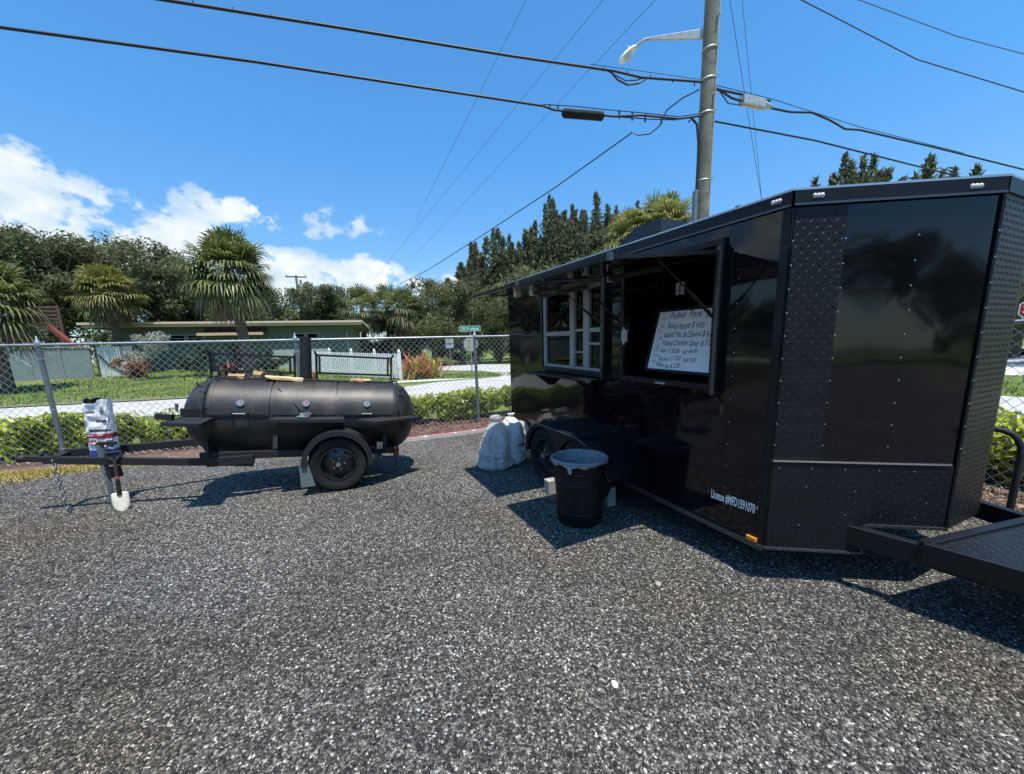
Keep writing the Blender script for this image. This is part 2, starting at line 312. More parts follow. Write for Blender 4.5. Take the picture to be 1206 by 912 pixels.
# ------------------------------------------------------------------ mesh builder
class MB:
    def __init__(s): s.v = []; s.f = []
    def add(s, vs, fs):
        n = len(s.v); s.v += [tuple(p) for p in vs]; s.f += [tuple(i + n for i in f) for f in fs]; return s
    def box(s, x0, x1, y0, y1, z0, z1):
        return s.add([(x0, y0, z0), (x1, y0, z0), (x1, y1, z0), (x0, y1, z0), (x0, y0, z1), (x1, y0, z1), (x1, y1, z1), (x0, y1, z1)],
                     [(0, 3, 2, 1), (4, 5, 6, 7), (0, 1, 5, 4), (1, 2, 6, 5), (2, 3, 7, 6), (3, 0, 4, 7)])
    def prism(s, poly, z0, z1):          # plan polygon, anticlockwise
        n = len(poly); vs = [(x, y, z0) for x, y in poly] + [(x, y, z1) for x, y in poly]
        fs = [tuple(range(n - 1, -1, -1)), tuple(range(n, 2 * n))] + [(i, (i + 1) % n, n + (i + 1) % n, n + i) for i in range(n)]
        return s.add(vs, fs)
    def extr(s, poly3, d):               # 3D polygon extruded by vector d
        n = len(poly3); d = Vector(d); vs = [tuple(p) for p in poly3] + [tuple(Vector(p) + d) for p in poly3]
        fs = [tuple(range(n - 1, -1, -1)), tuple(range(n, 2 * n))] + [(i, (i + 1) % n, n + (i + 1) % n, n + i) for i in range(n)]
        return s.add(vs, fs)
    def bar(s, p, q, w, h, up=(0, 0, 1)):  # rectangular bar from p to q
        p, q = Vector(p), Vector(q); d = (q - p).normalized(); u = Vector(up); a = d.cross(u)
        if a.length < 1e-4: a = d.cross(Vector((1, 0, 0)))
        a.normalize(); b_ = a.cross(d).normalized(); a *= w / 2; b_ *= h / 2
        vs = [p - a - b_, p + a - b_, p + a + b_, p - a + b_, q - a - b_, q + a - b_, q + a + b_, q - a + b_]
        return s.add(vs, [(0, 1, 2, 3), (7, 6, 5, 4), (0, 4, 5, 1), (1, 5, 6, 2), (2, 6, 7, 3), (3, 7, 4, 0)])
    def tube(s, pts, r, n=8, caps=True):
        pts = [Vector(p) for p in pts]; k = len(pts)
        rs = r if isinstance(r, (list, tuple)) else [r] * k
        vs = []; prev = None
        for i, p in enumerate(pts):
            d = (pts[min(i + 1, k - 1)] - pts[max(i - 1, 0)]).normalized()
            if prev is None:
                a = d.cross(Vector((0, 0, 1)))
                if a.length < 1e-3: a = d.cross(Vector((1, 0, 0)))
            else:
                a = prev - d * prev.dot(d)
            a.normalize(); prev = a; b_ = d.cross(a)
            for j in range(n):
                t = 2 * pi * j / n; vs.append(p + (a * cos(t) + b_ * sin(t)) * rs[i])
        fs = [(i * n + j, i * n + (j + 1) % n, (i + 1) * n + (j + 1) % n, (i + 1) * n + j) for i in range(k - 1) for j in range(n)]
        if caps: fs += [tuple(range(n - 1, -1, -1)), tuple(range((k - 1) * n, k * n))]
        return s.add(vs, fs)
    def lathe(s, prof, org=(0, 0, 0), axis='z', n=32, a0=0.0, a1=2 * pi, closed=False):  # profile of (radius, height)
        full = abs(a1 - a0 - 2 * pi) < 1e-6; m_ = n if full else n + 1; vs = []
        for i in range(m_):
            t = a0 + (a1 - a0) * i / n
            for r, h in prof:
                if axis == 'z': p = (r * cos(t), r * sin(t), h)
                elif axis == 'y': p = (r * cos(t), h, r * sin(t))
                else: p = (h, r * cos(t), r * sin(t))
                vs.append((p[0] + org[0], p[1] + org[1], p[2] + org[2]))
        k = len(prof); fs = []
        for i in range(n):
            i2 = (i + 1) % m_
            for j in range(k - 1): fs.append((i * k + j, i2 * k + j, i2 * k + j + 1, i * k + j + 1))
            if closed: fs.append((i * k + k - 1, i2 * k + k - 1, i2 * k, i * k))
        return s.add(vs, fs)
    def disc(s, c, r, nrm, n=20):
        c = Vector(c); nv = Vector(nrm).normalized(); a = nv.cross(Vector((0, 0, 1)))
        if a.length < 1e-3: a = Vector((1, 0, 0))
        a.normalize(); b_ = nv.cross(a)
        return s.add([c + (a * cos(2 * pi * i / n) + b_ * sin(2 * pi * i / n)) * r for i in range(n)], [tuple(range(n))])
    def sphere(s, c, r, n=10, m_=6, sc=(1, 1, 1)):
        prof = [(max(1e-4, r * sin(pi * j / m_)), -r * cos(pi * j / m_)) for j in range(m_ + 1)]
        vs = []; t = MB().lathe(prof, n=n)
        return s.add([(c[0] + x * sc[0], c[1] + y * sc[1], c[2] + z * sc[2]) for x, y, z in t.v], t.f)
    def xf(s, fn): s.v = [tuple(fn(*p)) for p in s.v]; return s
    def build(s, name, mat, parent=None, smooth=False, bevel=0.0, recenter=False, normals=True):
        me = bpy.data.meshes.new(name); vs = s.v; loc = (0, 0, 0)
        if recenter:
            a = np.array(vs); lo, hi = a.min(0), a.max(0); loc = ((lo[0] + hi[0]) / 2, (lo[1] + hi[1]) / 2, lo[2])
            vs = (a - np.array(loc)).tolist()
        me.from_pydata(vs, [], s.f); me.materials.append(mat)
        if normals:
            import bmesh
            bm = bmesh.new(); bm.from_mesh(me); bmesh.ops.recalc_face_normals(bm, faces=bm.faces); bm.to_mesh(me); bm.free()
        if smooth:
            me.shade_smooth(); me.set_sharp_from_angle(angle=radians(40))
        o = bpy.data.objects.new(name, me); col.objects.link(o); o.location = loc
        if parent: o.parent = parent
        if bevel:
            b = o.modifiers.new('bevel', 'BEVEL'); b.width = bevel; b.segments = 2; b.limit_method = 'ANGLE'; b.angle_limit = radians(50)
        return o
def npmesh(name, V, F, mat, parent=None, loc=(0, 0, 0)):
    me = bpy.data.meshes.new(name); V = np.asarray(V, np.float32); F = np.asarray(F, np.int32); k = F.shape[1]
    me.vertices.add(len(V)); me.vertices.foreach_set('co', V.ravel())
    me.loops.add(F.size); me.loops.foreach_set('vertex_index', F.ravel())
    me.polygons.add(len(F)); me.polygons.foreach_set('loop_start', np.arange(0, F.size, k, dtype=np.int32))
    me.update(calc_edges=True); me.validate(); me.materials.append(mat)
    o = bpy.data.objects.new(name, me); col.objects.link(o); o.location = loc
    if parent: o.parent = parent
    return o
def tag(o, label, cat, group=None):
    o['label'] = label; o['category'] = cat
    if group: o['group'] = group
    return o
def thing(name, label, cat, loc=(0, 0, 0), rot=(0, 0, 0), group=None):
    o = bpy.data.objects.new(name, None); col.objects.link(o); o.location = loc; o.rotation_euler = rot
    o.empty_display_size = 0.2
    return tag(o, label, cat, group)
def kind(o, k): o['kind'] = k; return o
def copy_tree(root, loc, rotz, label, group=None, scale=None):
    r = root.copy(); col.objects.link(r); r.location = loc; r.rotation_euler = (0, 0, rotz); r['label'] = label
    if group: r['group'] = group
    if scale: r.scale = scale
    for ch in list(root.children):
        c_ = ch.copy(); col.objects.link(c_); c_.parent = r
        for g in list(ch.children):
            d = g.copy(); col.objects.link(d); d.parent = c_
    return r
def text_mb(txt, size, sx=1.0, shear=0.0, weight=0.0):
    cu = bpy.data.curves.new('lettering', 'FONT'); cu.body = txt; cu.size = size; cu.shear = shear; cu.resolution_u = 2; cu.offset = weight
    o = bpy.data.objects.new('lettering', cu); col.objects.link(o)
    dg = bpy.context.evaluated_depsgraph_get(); me = o.evaluated_get(dg).to_mesh()
    mb = MB(); mb.v = [(v.co.x * sx, v.co.y, 0) for v in me.vertices]; mb.f = [tuple(p.vertices) for p in me.polygons]
    o.to_mesh_clear(); bpy.data.objects.remove(o); bpy.data.curves.remove(cu)
    return mb

# ------------------------------------------------------------------ terrain
NRM = (-0.254, 0.967)
def gz(x, y):
    d = max(0.0, (x + 19.2) * NRM[0] + (y - 14.4) * NRM[1]); f = min(1.0, max(0.0, (-x - 7) / 12))
    return 0.82 * (min(d, 16) / 12.0) ** 1.3 * f
def ground():
    xs = np.concatenate([np.linspace(-400, -45, 8), np.linspace(-40, 40, 81), np.linspace(45, 400, 8)])
    ys = np.concatenate([np.linspace(-300, -30, 6), np.linspace(-25, 70, 96), np.linspace(80, 700, 10)])
    V = [(x, y, gz(x, y) - 0.012) for y in ys for x in xs]; n = len(xs)
    F = [(j * n + i, j * n + i + 1, (j + 1) * n + i + 1, (j + 1) * n + i) for j in range(len(ys) - 1) for i in range(n - 1)]
    o = npmesh('ground', V, F, M_GRASS); kind(o, 'structure')
    o.data.shade_smooth()
ground()
def sheet(name, poly, z, mat):
    mb = MB(); mb.add([(x, y, z) for x, y in poly], [tuple(range(len(poly)))])
    return kind(mb.build(name, mat, normals=False), 'structure')
FA, FB = Vector((-7.281, 6.094, 0)), Vector((-0.732, 8.554, 0)); FD = (FB - FA).normalized(); FN = Vector((-FD.y, FD.x, 0))
RC = Vector((2.2, 9.66, 0)); RD = Vector((0.416, -0.91, 0)).normalized(); RN = Vector((0.91, 0.416, 0)).normalized()
def fl(k, o): return (FA + FD * k + FN * o)
def rl(k, o): return (RC + RD * k + RN * o)
# lot of dark crushed stone, inside both fences
p1 = fl(-24, -0.62); p2 = fl(5, -1.05); p3 = fl(9.6, -0.75); p4 = rl(1.0, -0.55); p5 = rl(9, -0.45); p6 = rl(30, -0.5)
sheet('gravel_lot', [(p1.x, p1.y), (-35, -30), (20, -34), (p6.x, p6.y), (p5.x, p5.y), (p4.x, p4.y), (p3.x, p3.y), (p2.x, p2.y), (fl(-3, -0.66).x, fl(-3, -0.66).y)], 0.0, M_GRAVEL)
sheet('mulch_bed', [tuple(fl(-24, -0.66).xy), tuple(fl(-1.8, -0.66).xy), tuple(fl(3, -0.78).xy), tuple(fl(5, -1.2).xy), tuple(fl(10.6, -0.8).xy), tuple(fl(10.6, 1.15).xy), tuple(fl(-24, 1.15).xy)], -0.006, M_MULCH)
sheet('leaf_litter_bed', [tuple(rl(-0.4, -0.6).xy), tuple(rl(30, -0.75).xy), tuple(rl(30, 1.3).xy), tuple(rl(-0.4, 1.3).xy)], -0.003, M_LITTER)
def road_near(x): return 9.1 + (x + 17.8) * 0.2627
road = [(-120, road_near(-120)), (-19.2 + 1.4, road_near(-17.8)), (-7, road_near(-7)), (1, road_near(1)), (4.3, 14.3), (6.1, 13.2), (9.07, 6.9), (27.6, -33.6), (32, -31.6),
        (12.75, 9.8), (9.6, 17), (12.5, 21.5), (60, 33), (60, 44), (6, 37.6), (-0.28, 41.0), (-9, 49.5), (-30, 88), (-34, 86), (-12, 43), (-7.3, 34.0), (-2.04, 29.5), (-1.15, 27.3), (-0.55, 24.6), (-0.62, 22.9), (-1.7, 21.8),
        (-3.84, 20.3), (-5.0, 18.0), (-13.27, 15.68), (-19.17, 14.2), (-120, -12.4)]
sheet('road', road, 0.004, M_ROAD)
sheet('sidewalk', [(-1.9, 22.15), (-4.4, 21.0), (-9.5, 19.9), (-9.5, 21.0), (-4.5, 22.4)], 0.008, M_WALK)
sheet('driveway', [(19.2, 14.9), (23, 11.5), (70, 45), (39, 36)], 0.004, M_WALK)
sheet('road_verge', [(-120, -12.3), (-19.2, 14.3), (-13.27, 15.75), (-9.6, 16.8), (-9.9, 17.9), (-13.6, 17.0), (-19.6, 15.7), (-120, -10.9)], 0.034, pbr('dry_verge', (0.16, 0.165, 0.075), 0.95, var=0.35, vscale=4))

# near stones of the lot
def stones(name, x0, x1, y0, y1, dens, smin, smax, keep):
    n = int((x1 - x0) * (y1 - y0) * dens)
    X = rng.uniform(x0, x1, n); Y = rng.uniform(y0, y1, n); k = keep(X, Y); X, Y = X[k], Y[k]; n = len(X)
    S = smin + (smax - smin) * rng.random(n) ** 2.2
    base = np.array([[1, 0, 0], [0, 1, 0], [-1, 0, 0], [0, -1, 0], [0.15, 0.1, 0.75], [0, 0, -0.6]], float)
    F0 = np.array([[0, 1, 4], [1, 2, 4], [2, 3, 4], [3, 0, 4], [1, 0, 5], [2, 1, 5], [3, 2, 5], [0, 3, 5]])
    B = base[None] * rng.uniform(0.65, 1.25, (n, 6, 3)) * S[:, None, None]
    B[:, :, 0] *= rng.uniform(0.9, 1.5, n)[:, None]
    a = rng.uniform(0, 2 * pi, n); t = rng.normal(0, 0.35, n); ca, sa, ct, st = np.cos(a), np.sin(a), np.cos(t), np.sin(t)
    x, y, z = B[:, :, 0], B[:, :, 1], B[:, :, 2]
    y2 = y * ct[:, None] - z * st[:, None]; z2 = y * st[:, None] + z * ct[:, None]
    V = np.stack([x * ca[:, None] - y2 * sa[:, None] + X[:, None], x * sa[:, None] + y2 * ca[:, None] + Y[:, None], z2 + S[:, None] * 0.22], -1)
    F = (F0[None] + (np.arange(n) * 6)[:, None, None]).reshape(-1, 3)
    return V.reshape(-1, 3), F
def lot_stones():
    fr = lambda w: (lambda X, Y: np.abs(X) < w * Y + 0.5)
    parts = [stones('s', -3.4, 3.4, 1.05, 2.3, 6800, 0.0029, 0.0098, fr(1.42)), stones('s', -5.2, 5.2, 2.3, 3.6, 3800, 0.0033, 0.0104, fr(1.42)),
             stones('s', -7, 6, 3.6, 5.2, 1500, 0.0045, 0.0105, lambda X, Y: (np.abs(X) < 1.42 * Y) & (Y < 8.4 + 0.376 * X))]
    V, F, n = [], [], 0
    for v_, f_ in parts: V.append(v_); F.append(f_ + n); n += len(v_)
    kind(npmesh('gravel', np.concatenate(V), np.concatenate(F), M_STONE), 'stuff')
    # a few single pale stones that stand out
    for i, (x, y, r, lb) in enumerate(((0.45, 1.59, 0.017, 'bright white pebble lying alone on the gravel near the viewer'), (0.95, 2.36, 0.02, 'pale broken stone on the gravel in front of the trash can'), (-0.39, 2.30, 0.017, 'small pale stone in the middle of the open gravel'), (-0.62, 2.55, 0.014, 'tiny grey-white stone beyond the other pale stones'))):
        mb = MB(); mb.sphere((x, y, r * 0.45), r, 9, 6, (1.0, 1.25, 0.7)); mb.xf(lambda a, b, c_: (a + random.uniform(-1, 1) * r * .12, b + random.uniform(-1, 1) * r * .12, c_ + random.uniform(-1, 1) * r * .1))
        tag(mb.build('pebble', M_WHITE if i == 0 else M_BLOCK, smooth=True, recenter=True), lb, 'stone', 'pale stones on the gravel')
lot_stones()

# ------------------------------------------------------------------ food trailer (local x = towards its rear, y = outwards from the serving side)
TC = Vector((1.644, 2.383, 0)); TU = Vector((-0.416, 0.91, 0)).normalized(); TV = Vector((TU.y, -TU.x, 0))
TROT = atan2(TU.y, TU.x); TILT = 1.66   # nose a little low on its jack
def drop(s): return s * math.tan(radians(TILT))
def TW(s, t, z): return tuple(TC + TU * s + TV * t + Vector((0, 0, z)))   # s along, t inwards
def plumb(root):                     # the body's end posts stand plumb although floor and roof tilt
    k = math.tan(radians(TILT))
    for ch in root.children:
        if ch.type != 'MESH': continue
        for o in (ch, *ch.children):
            for v_ in o.data.vertices: v_.co.x += k * (v_.co.z - .25)
def food_trailer():
    R = thing('food_trailer', 'glossy black V-nosed food trailer with two raised serving hatches', 'trailer', TC, (0, -radians(TILT), TROT))
    H, ZB, ZT, LEN, WID, AX = 2.43, 0.25, 2.358, 3.97, 2.16, 1.08
    W1, W2 = (1.70, 2.90, 1.285, 2.235), (0.45, 1.38, 1.285, 2.235)
    seam = (-0.564, 0.865); seam2 = (-0.564, 1.34)
    nd = Vector((seam[0], -seam[1], 0)).normalized(); no = Vector((-nd.y, nd.x, 0))   # along the nose, outward
    if no.x > 0: no = -no
    def nose(a, z, o=0.0):
        p = nd * a + no * o; return (p.x, p.y, z)
    # serving side wall, built round its two hatch openings
    sw = MB(); t0, t1 = -0.045, 0.0
    sw.box(0, LEN, t0, t1, ZB, 1.285); sw.box(0, LEN, t0, t1, 2.245, ZT)
    sw.box(0, W2[0], t0, t1, 1.285, 2.245); sw.box(W2[1], W1[0], t0, t1, 1.285, 2.245); sw.box(W1[1], LEN, t0, t1, 1.285, 2.245)
    sw.build('side_wall', M_GLOSS, R, normals=False)
    nf = MB(); L = 1.032
    for a0, a1, zb in ((0.002, 0.58, ZB), (0.58, L, 0.43)):
        nf.extr([nose(a0, zb), nose(a1, zb), nose(a1, ZT), nose(a0, ZT)], -no * 0.03)
    nf.build('nose_panel', M_GLOSS, R)
    nr = MB(); nr.extr([(seam2[0], -seam2[1], 0.43), (0, -WID, ZB), (0, -WID, ZT), (seam2[0], -seam2[1], ZT)], (0.03, 0.02, 0))
    nr.build('nose_panel', M_GLOSS, R)
    ow = MB(); ow.box(0, LEN, -WID, -WID + .04, ZB, ZT); ow.build('far_side_wall', M_GLOSS, R)
    rw = MB(); rw.box(LEN - .04, LEN - .001, -WID + .041, t0 - .001, ZB, ZT); rw.build('rear_wall', M_GLOSS, R)
    flr = MB(); flr.box(0.01, LEN - .05, -WID + .05, t0 - .002, ZB + .01, ZB + .08)
    flr.prism([(seam[0] + .04, -seam[1]), (seam2[0] + .04, -seam2[1]), (0.005, -WID + .05), (0.005, -.05)], 0.44, 0.5)
    flr.build('floor', M_MATTE, R)
    rf = MB(); plan = [(LEN + .012, .012), (-.005, .012), (seam[0] - .015, -seam[1]), (seam2[0] - .015, -seam2[1]), (-.005, -WID - .012), (LEN + .012, -WID - .012)]
    rf.prism(plan, 2.434, 2.446); rf.build('roof', M_ALU, R)
    # dark lining seen through the open hatch, with a partition behind it
    li = MB(); li.box(0.05, LEN - .06, -1.86, -1.84, .4, 2.33); li.box(0.05, LEN - .06, -1.83, t0 - .003, 2.33, 2.35)
    li.box(1.50, 1.53, -1.83, -.5, .4, 2.32); li.box(0.03, .05, -1.83, t0 - .003, .4, 2.32)
    li.box(W2[0] - .3, W2[1] + .3, -.5, t0 - .004, 1.215, 1.255)
    li.build('interior_lining', M_INNER, R)
    # roof edge trim
    tr = MB()
    tr.box(0.0, LEN + .01, 0.001, .016, ZT, 2.433)
    tr.extr([nose(0.0, ZT, .001), nose(L, ZT, .001), nose(L, 2.433, .001), nose(0, 2.433, .001)], no * .016)
    tr.box(seam[0] - .018, seam[0] - .001, -seam2[1], -seam[1], ZT, 2.433)
    tr.build('roof_trim', M_SATIN, R)
    tl = MB(); tl.box(0.0, LEN, .0165, .020, ZT - .006, ZT + .006)
    tl.extr([nose(0, ZT - .006, .017), nose(L, ZT - .006, .017), nose(L, ZT + .006, .017), nose(0, ZT + .006, .017)], no * .004)
    tl.build('trim_bead', M_TRIMED, R)
    # tread plate armour on the nose
    def lugs(mb, a0, a1, z0, z1, fn, pitch=.034):
        i = 0; nz = int((z1 - z0) / pitch * 1.0)
        for r in range(nz):
            for c_ in range(int((a1 - a0) / pitch)):
                a = a0 + pitch * (c_ + .5); z = z0 + pitch * (r + .5); sg = 1 if (r + c_) % 2 else -1
                da, dz, wa, wz = .0105, .0105 * sg, .0026 * sg, -.0026
                vs = [fn(a - da, z - dz, .0005), fn(a + wa, z + wz, .0005), fn(a + da, z + dz, .0005), fn(a - wa, z - wz, .0005), fn(a, z, .0026)]
                mb.add(vs, [(0, 1, 4), (1, 2, 4), (2, 3, 4), (3, 0, 4)])
    def plate(a0, a1, z0, z1, nm, skipnotch=False):
        p = MB(); parts = [(a0, a1, z0)] if not skipnotch else [(a0, .574, z0), (.574, a1, .435)]
        for q0, q1, zb in parts: p.extr([nose(q0, zb, .001), nose(q1, zb, .001), nose(q1, z1, .001), nose(q0, z1, .001)], no * .005)
        o = p.build(nm, M_TREAD, R)
        g = MB()
        for q0, q1, zb in parts: lugs(g, q0, q1, zb, z1, lambda a, z, h: nose(a, z, .006 + h))
        kind(g.build('tread_pattern', M_TREADHI, o), 'stuff')
        return o
    plate(.012, .285, .852, 2.345, 'corner_tread_plate')
    plate(.012, 1.026, .256, .838, 'stone_guard_plate', True)
    cs = MB(); cs.box(0.002, .05, .001, .006, ZB, ZT - .01)
    cso = cs.build('corner_tread_strip', M_TREAD, R)
    g = MB(); lugs(g, 0.004, .05, ZB, ZT - .02, lambda a, z, h: (a, .006 + h, z)); kind(g.build('tread_pattern', M_TREADHI, cso), 'stuff')
    tp = MB(); tp.box(seam[0] - .007, seam[0] - .001, -seam2[1] - .0, -seam[1] + .0, .43, ZT); tpo = tp.build('nose_tip_plate', M_TREAD, R)
    g = MB(); lugs(g, seam[1], seam2[1], .44, ZT - .01, lambda a, z, h: (seam[0] - .007 - h, -a, z)); kind(g.build('tread_pattern', M_TREADHI, tpo), 'stuff')
    tb = MB(); tb.extr([nose(0.01, .84, .001), nose(1.0, .84, .001), nose(1.0, .851, .001), nose(0.01, .851, .001)], no * .012)
    tb.build('guard_trim', M_CHROME, R)
    sm_ = MB(); sm_.extr([nose(1.022, .43, .001), nose(1.036, .43, .001), nose(1.036, ZT - .004, .001), nose(1.022, ZT - .004, .001)], no * .012)
    sm_.build('seam_strip', M_SATIN, R)
    bt = MB()
    bt.extr([nose(0, ZB - .012, .0), nose(.585, ZB - .012, .0), nose(.585, ZB + .004, .0), nose(0, ZB + .004, .0)], no * .018)
    bt.extr([nose(.568, ZB - .01, .0005), nose(.584, ZB - .01, .0005), nose(.584, .44, .0005), nose(.568, .44, .0005)], no * .016)
    bt.extr([nose(.586, .426, .0), nose(1.033, .426, .0), nose(1.033, .444, .0), nose(.586, .444, .0)], no * .018)
    bt.box(0, LEN, .001, .018, ZB - .03, ZB + .006)
    bt.build('bottom_rail', M_TRIMED, R)
    # screws
    sc = MB()
    def screw(p, nrm):
        p = Vector(p); nrm = Vector(nrm); sc.disc(p + nrm * .003, .0045, nrm, 6)
    for z in np.arange(.95, 2.3, .135):
        screw(nose(.655 + random.uniform(-.004, .004), z, .001), no); screw(nose(.29, z, .001), no); screw(nose(.012, z, .008), no); screw(nose(1.029, z, .012), no)
    for s_ in (.30, 1.50, 3.0, 3.88):
        for z in np.arange(.4, 2.3, .16):
            if 1.3 < z and s_ == 1.5 and z > 9: continue
            screw((s_, .0, z), (0, 1, 0))
    for a in np.arange(.05, 1.0, .19): screw(nose(a, .80, .007), no)
    for a, z in ((.22, .68), (.5, .66), (.46, .5), (.2, .42), (.9, .60), (.66, .50), (.85, .50)): screw(nose(a, z, .007), no)
    for a in (.66, .79, .92): screw(nose(a, .436, .018), no)
    for a in (.09, .3, .5): screw(nose(a, ZB - .004, .018), no)
    kind(sc.build('screw_heads', M_ALU, R), 'stuff')
    # marker lights
    for p, d, w in ((nose(.12, 2.398, .017), no, nd), (nose(.885, 2.393, .017), no, nd), ((.085, .017, 2.40), Vector((0, 1, 0)), Vector((1, 0, 0)))):
        b = MB(); p = Vector(p)
        for k in (-1, 0, 1): b.sphere(tuple(p + w * (k * .019)), .012, 8, 6, (1, 1, 1.15))
        b.build('marker_light', M_LENS, R, smooth=True)
    am = MB(); am.box(.035, .105, .001, .026, .262, .292); am.build('amber_marker', M_AMBER, R, bevel=.004)
    for s_ in (1.9, 3.6):
        x = MB(); x.box(s_, s_ + .06, .001, .02, .262, .285); x.build('side_reflector', M_LENS, R, bevel=.003)
    # licence lettering and oval mark
    tx = text_mb('License #MFD1591070', .092, .40, 0, .0022); w = max(v[0] for v in tx.v); k = .335 / w
    tx.xf(lambda x, y, z: (.405 - x * k, .0022, .445 + y + x * .02)); tx.build('licence_lettering', M_WHITE, R, normals=False)
    ov = MB(); ov.lathe([(.020, 0), (.026, .001), (.032, 0)], n=24); ov.xf(lambda x, y, z: (.035 - x * .85 + .0, .0022 + z, .50 + y * .55)); ov.box(.02, .024, .001, .003, .487, .513); ov.build('oval_emblem', M_LENS, R)
    # hatches
    def hatch(w, zo, far_tube):
        s0, s1, z0, z1 = w
        fr = MB(); q = .045
        fr.box(s0 - q, s1 + q, -.03, .03, z0 - q, z0); fr.box(s0 - q, s1 + q, -.03, .03, z1, z1 + q)
        fr.box(s1, s1 + q, -.03, .03, z0, z1); fr.box(s0 - q, s0, -.03, .05, z0, z1)
        fo = fr.build('hatch_frame', M_SATIN, R, bevel=.004)
        e = MB(); e.box(s0 - q - .004, s0 - q + .012, .0505, .068, z0 - q - .02, z1 - .02); e.build('frame_edge', M_TRIMED, fo)
        # raised flap: hinge at the top of the opening, held out nearly level
        oy = .92; hz = z1 - .055
        fl_ = MB(); d = Vector((0, oy, zo - hz)); nrm = Vector((0, -(zo - hz), oy)).normalized()
        a = Vector((s0 - .02, .032, hz)); b = Vector((s1 - (.08 if s1 > 2 else -.02), .032, hz))
        fl_.extr([a, b, b + d, a + d], nrm * .022)
        f = fl_.build('hatch_flap', M_GLOSS, R)
        rim = MB()
        for (p_, r_) in ((a, a + d), (b, b + d), (a + d, b + d), (a, b)):
            rim.bar(p_ + nrm * .010, r_ + nrm * .010, .032, .026, nrm)
        rim.build('flap_rim', M_SATIN, f)
        cp = MB(); cp.box(s0 - .042, s0 - .012, oy + .025, oy + .055, zo - .014, zo + .034); cp.build('corner_cap', M_TRIMED, f, bevel=.004)
        for s_, e_ in ((s0 + .02, s0 - .01), (s1 - .02, s1 + .01)):
            st = MB(); top = Vector((s_, .55, hz + (zo - hz) * .6)); bot = Vector((e_, .055, z0 + .48)); mid = bot + (top - bot) * .45
            st.tube([top, mid], .006, 6); st.tube([mid, bot], .012, 6)
            st.build('gas_strut', M_SATIN, R)
        return f
    hatch(W2, 2.085, True); hatch(W1, 2.10, True)
    def tube_light(s0, s1, y, z, par):
        b = MB(); b.bar((s0, y, z), (s1, y, z), .05, .038); o = b.build('tube_light', M_SATIN, par, bevel=.006)
        e = MB(); e.bar((s1, y, z), (s1 + .012, y, z), .056, .046); e.build('light_end_cap', M_LENS, o, bevel=.004)
    tube_light(.62, 1.16, .36, 2.10, R); tube_light(1.75, 2.22, .48, 2.10, R); tube_light(1.78, 2.72, .16, 2.12, R)
    for s_, y_, z_ in ((2.36, .58, 2.075), (2.10, .30, 2.10), (2.30, .42, 2.085)):
        b = MB(); b.box(s_, s_ + .07, y_, y_ + .06, z_, z_ + .07); b.tube([(s_ + .035, y_ + .03, z_ + .07), (s_ + .035, y_ - .02, z_ + .1)], .01, 6)
        b.build('flood_light', M_LENS if s_ != 2.10 else M_WFRAME, R, bevel=.006)
    # far hatch: grey serving window with sliding sashes
    s0, s1, z0, z1 = W1
    wf = MB(); wy0, wy1 = -.03, .012
    def vb(sa, sb, za=z0, zb=z1, o=0.0): wf.box(sa, sb, wy0, wy1 + o, za, zb)
    vb(s1 - .07, s1 - .002); vb(s0 + .002, s0 + .035)
    vb(2.20, 2.29, z0 + .036, z1 - .1, .006); vb(1.93, 2.03, z0 + .036, z1 - .1, .006)
    for sa, sb, za, zb in ((s0 + .036, s1 - .071, z0 + .004, z0 + .035), (s0 + .036, s1 - .071, z1 - .099, z1 - .002), (2.291, s1 - .071, 1.660, 1.712), (s0 + .036, 1.929, 1.69, 1.735), (2.031, 2.199, 1.70, 1.73), (2.031, 2.199, 1.47, 1.488), (s0 + .036, 1.929, 1.56, 1.585)):
        wf.box(sa, sb, wy0 + .002, wy1 - .002, za, zb)
    wo = wf.build('serving_window', M_WFRAME, R, bevel=.003)
    for sa, sb, za, zb in ((2.291, s1 - .071, z0 + .036, 1.659), (2.291, s1 - .071, 1.713, z1 - .1), (2.031, 2.199, z0 + .036, 1.469), (2.031, 2.199, 1.489, 1.699), (2.031, 2.199, 1.731, z1 - .1), (s0 + .036, 1.929, z0 + .036, 1.559), (s0 + .036, 1.929, 1.586, 1.689), (s0 + .036, 1.929, 1.736, z1 - .1)):
        p = MB(); p.add([(sa, -.012, za), (sb, -.012, za), (sb, -.012, zb), (sa, -.012, zb)], [(3, 2, 1, 0)]); p.build('pane', M_GLASS, wo, normals=False)
    bx = MB(); bx.box(1.74, 1.90, -.30, -.06, 1.30, 1.52); bx.build('steel_cabinet', M_STEELBOX, R, bevel=.004)
    lt = MB(); lt.box(1.325, 1.35, .031, .055, 1.59, 1.70); lt.tube([(1.338, .055, 1.57), (1.338, .075, 1.61), (1.338, .075, 1.68), (1.338, .055, 1.72)], .008, 6); lt.build('hatch_latch', M_LENS, R)
    l2 = MB(); l2.box(.86, .96, .031, .045, 1.25, 1.265); l2.build('hatch_catch', M_WFRAME, R)
    # folding counter under the window
    sh = MB(); sh.box(1.66, 2.96, .031, .24, 1.200, 1.222); so_ = sh.build('serving_shelf', M_SATIN, R, bevel=.003)
    for s_ in (1.86, 2.72):
        b = MB(); b.extr([(s_, .003, 1.198), (s_, .22, 1.198), (s_, .20, 1.180), (s_, .03, 1.06), (s_, .003, 1.06)], (.03, 0, 0)); b.build('shelf_bracket', M_MATTE, so_)
    e = MB(); e.box(1.652, 1.659, .19, .245, 1.196, 1.228); e.build('shelf_end_cap', M_ALU, so_)
    # wheels outside the body
    for wc in (2.40, 1.70):
        trailer_wheel(R, (wc, .225, .338 - drop(wc)), .338, .105, 1)
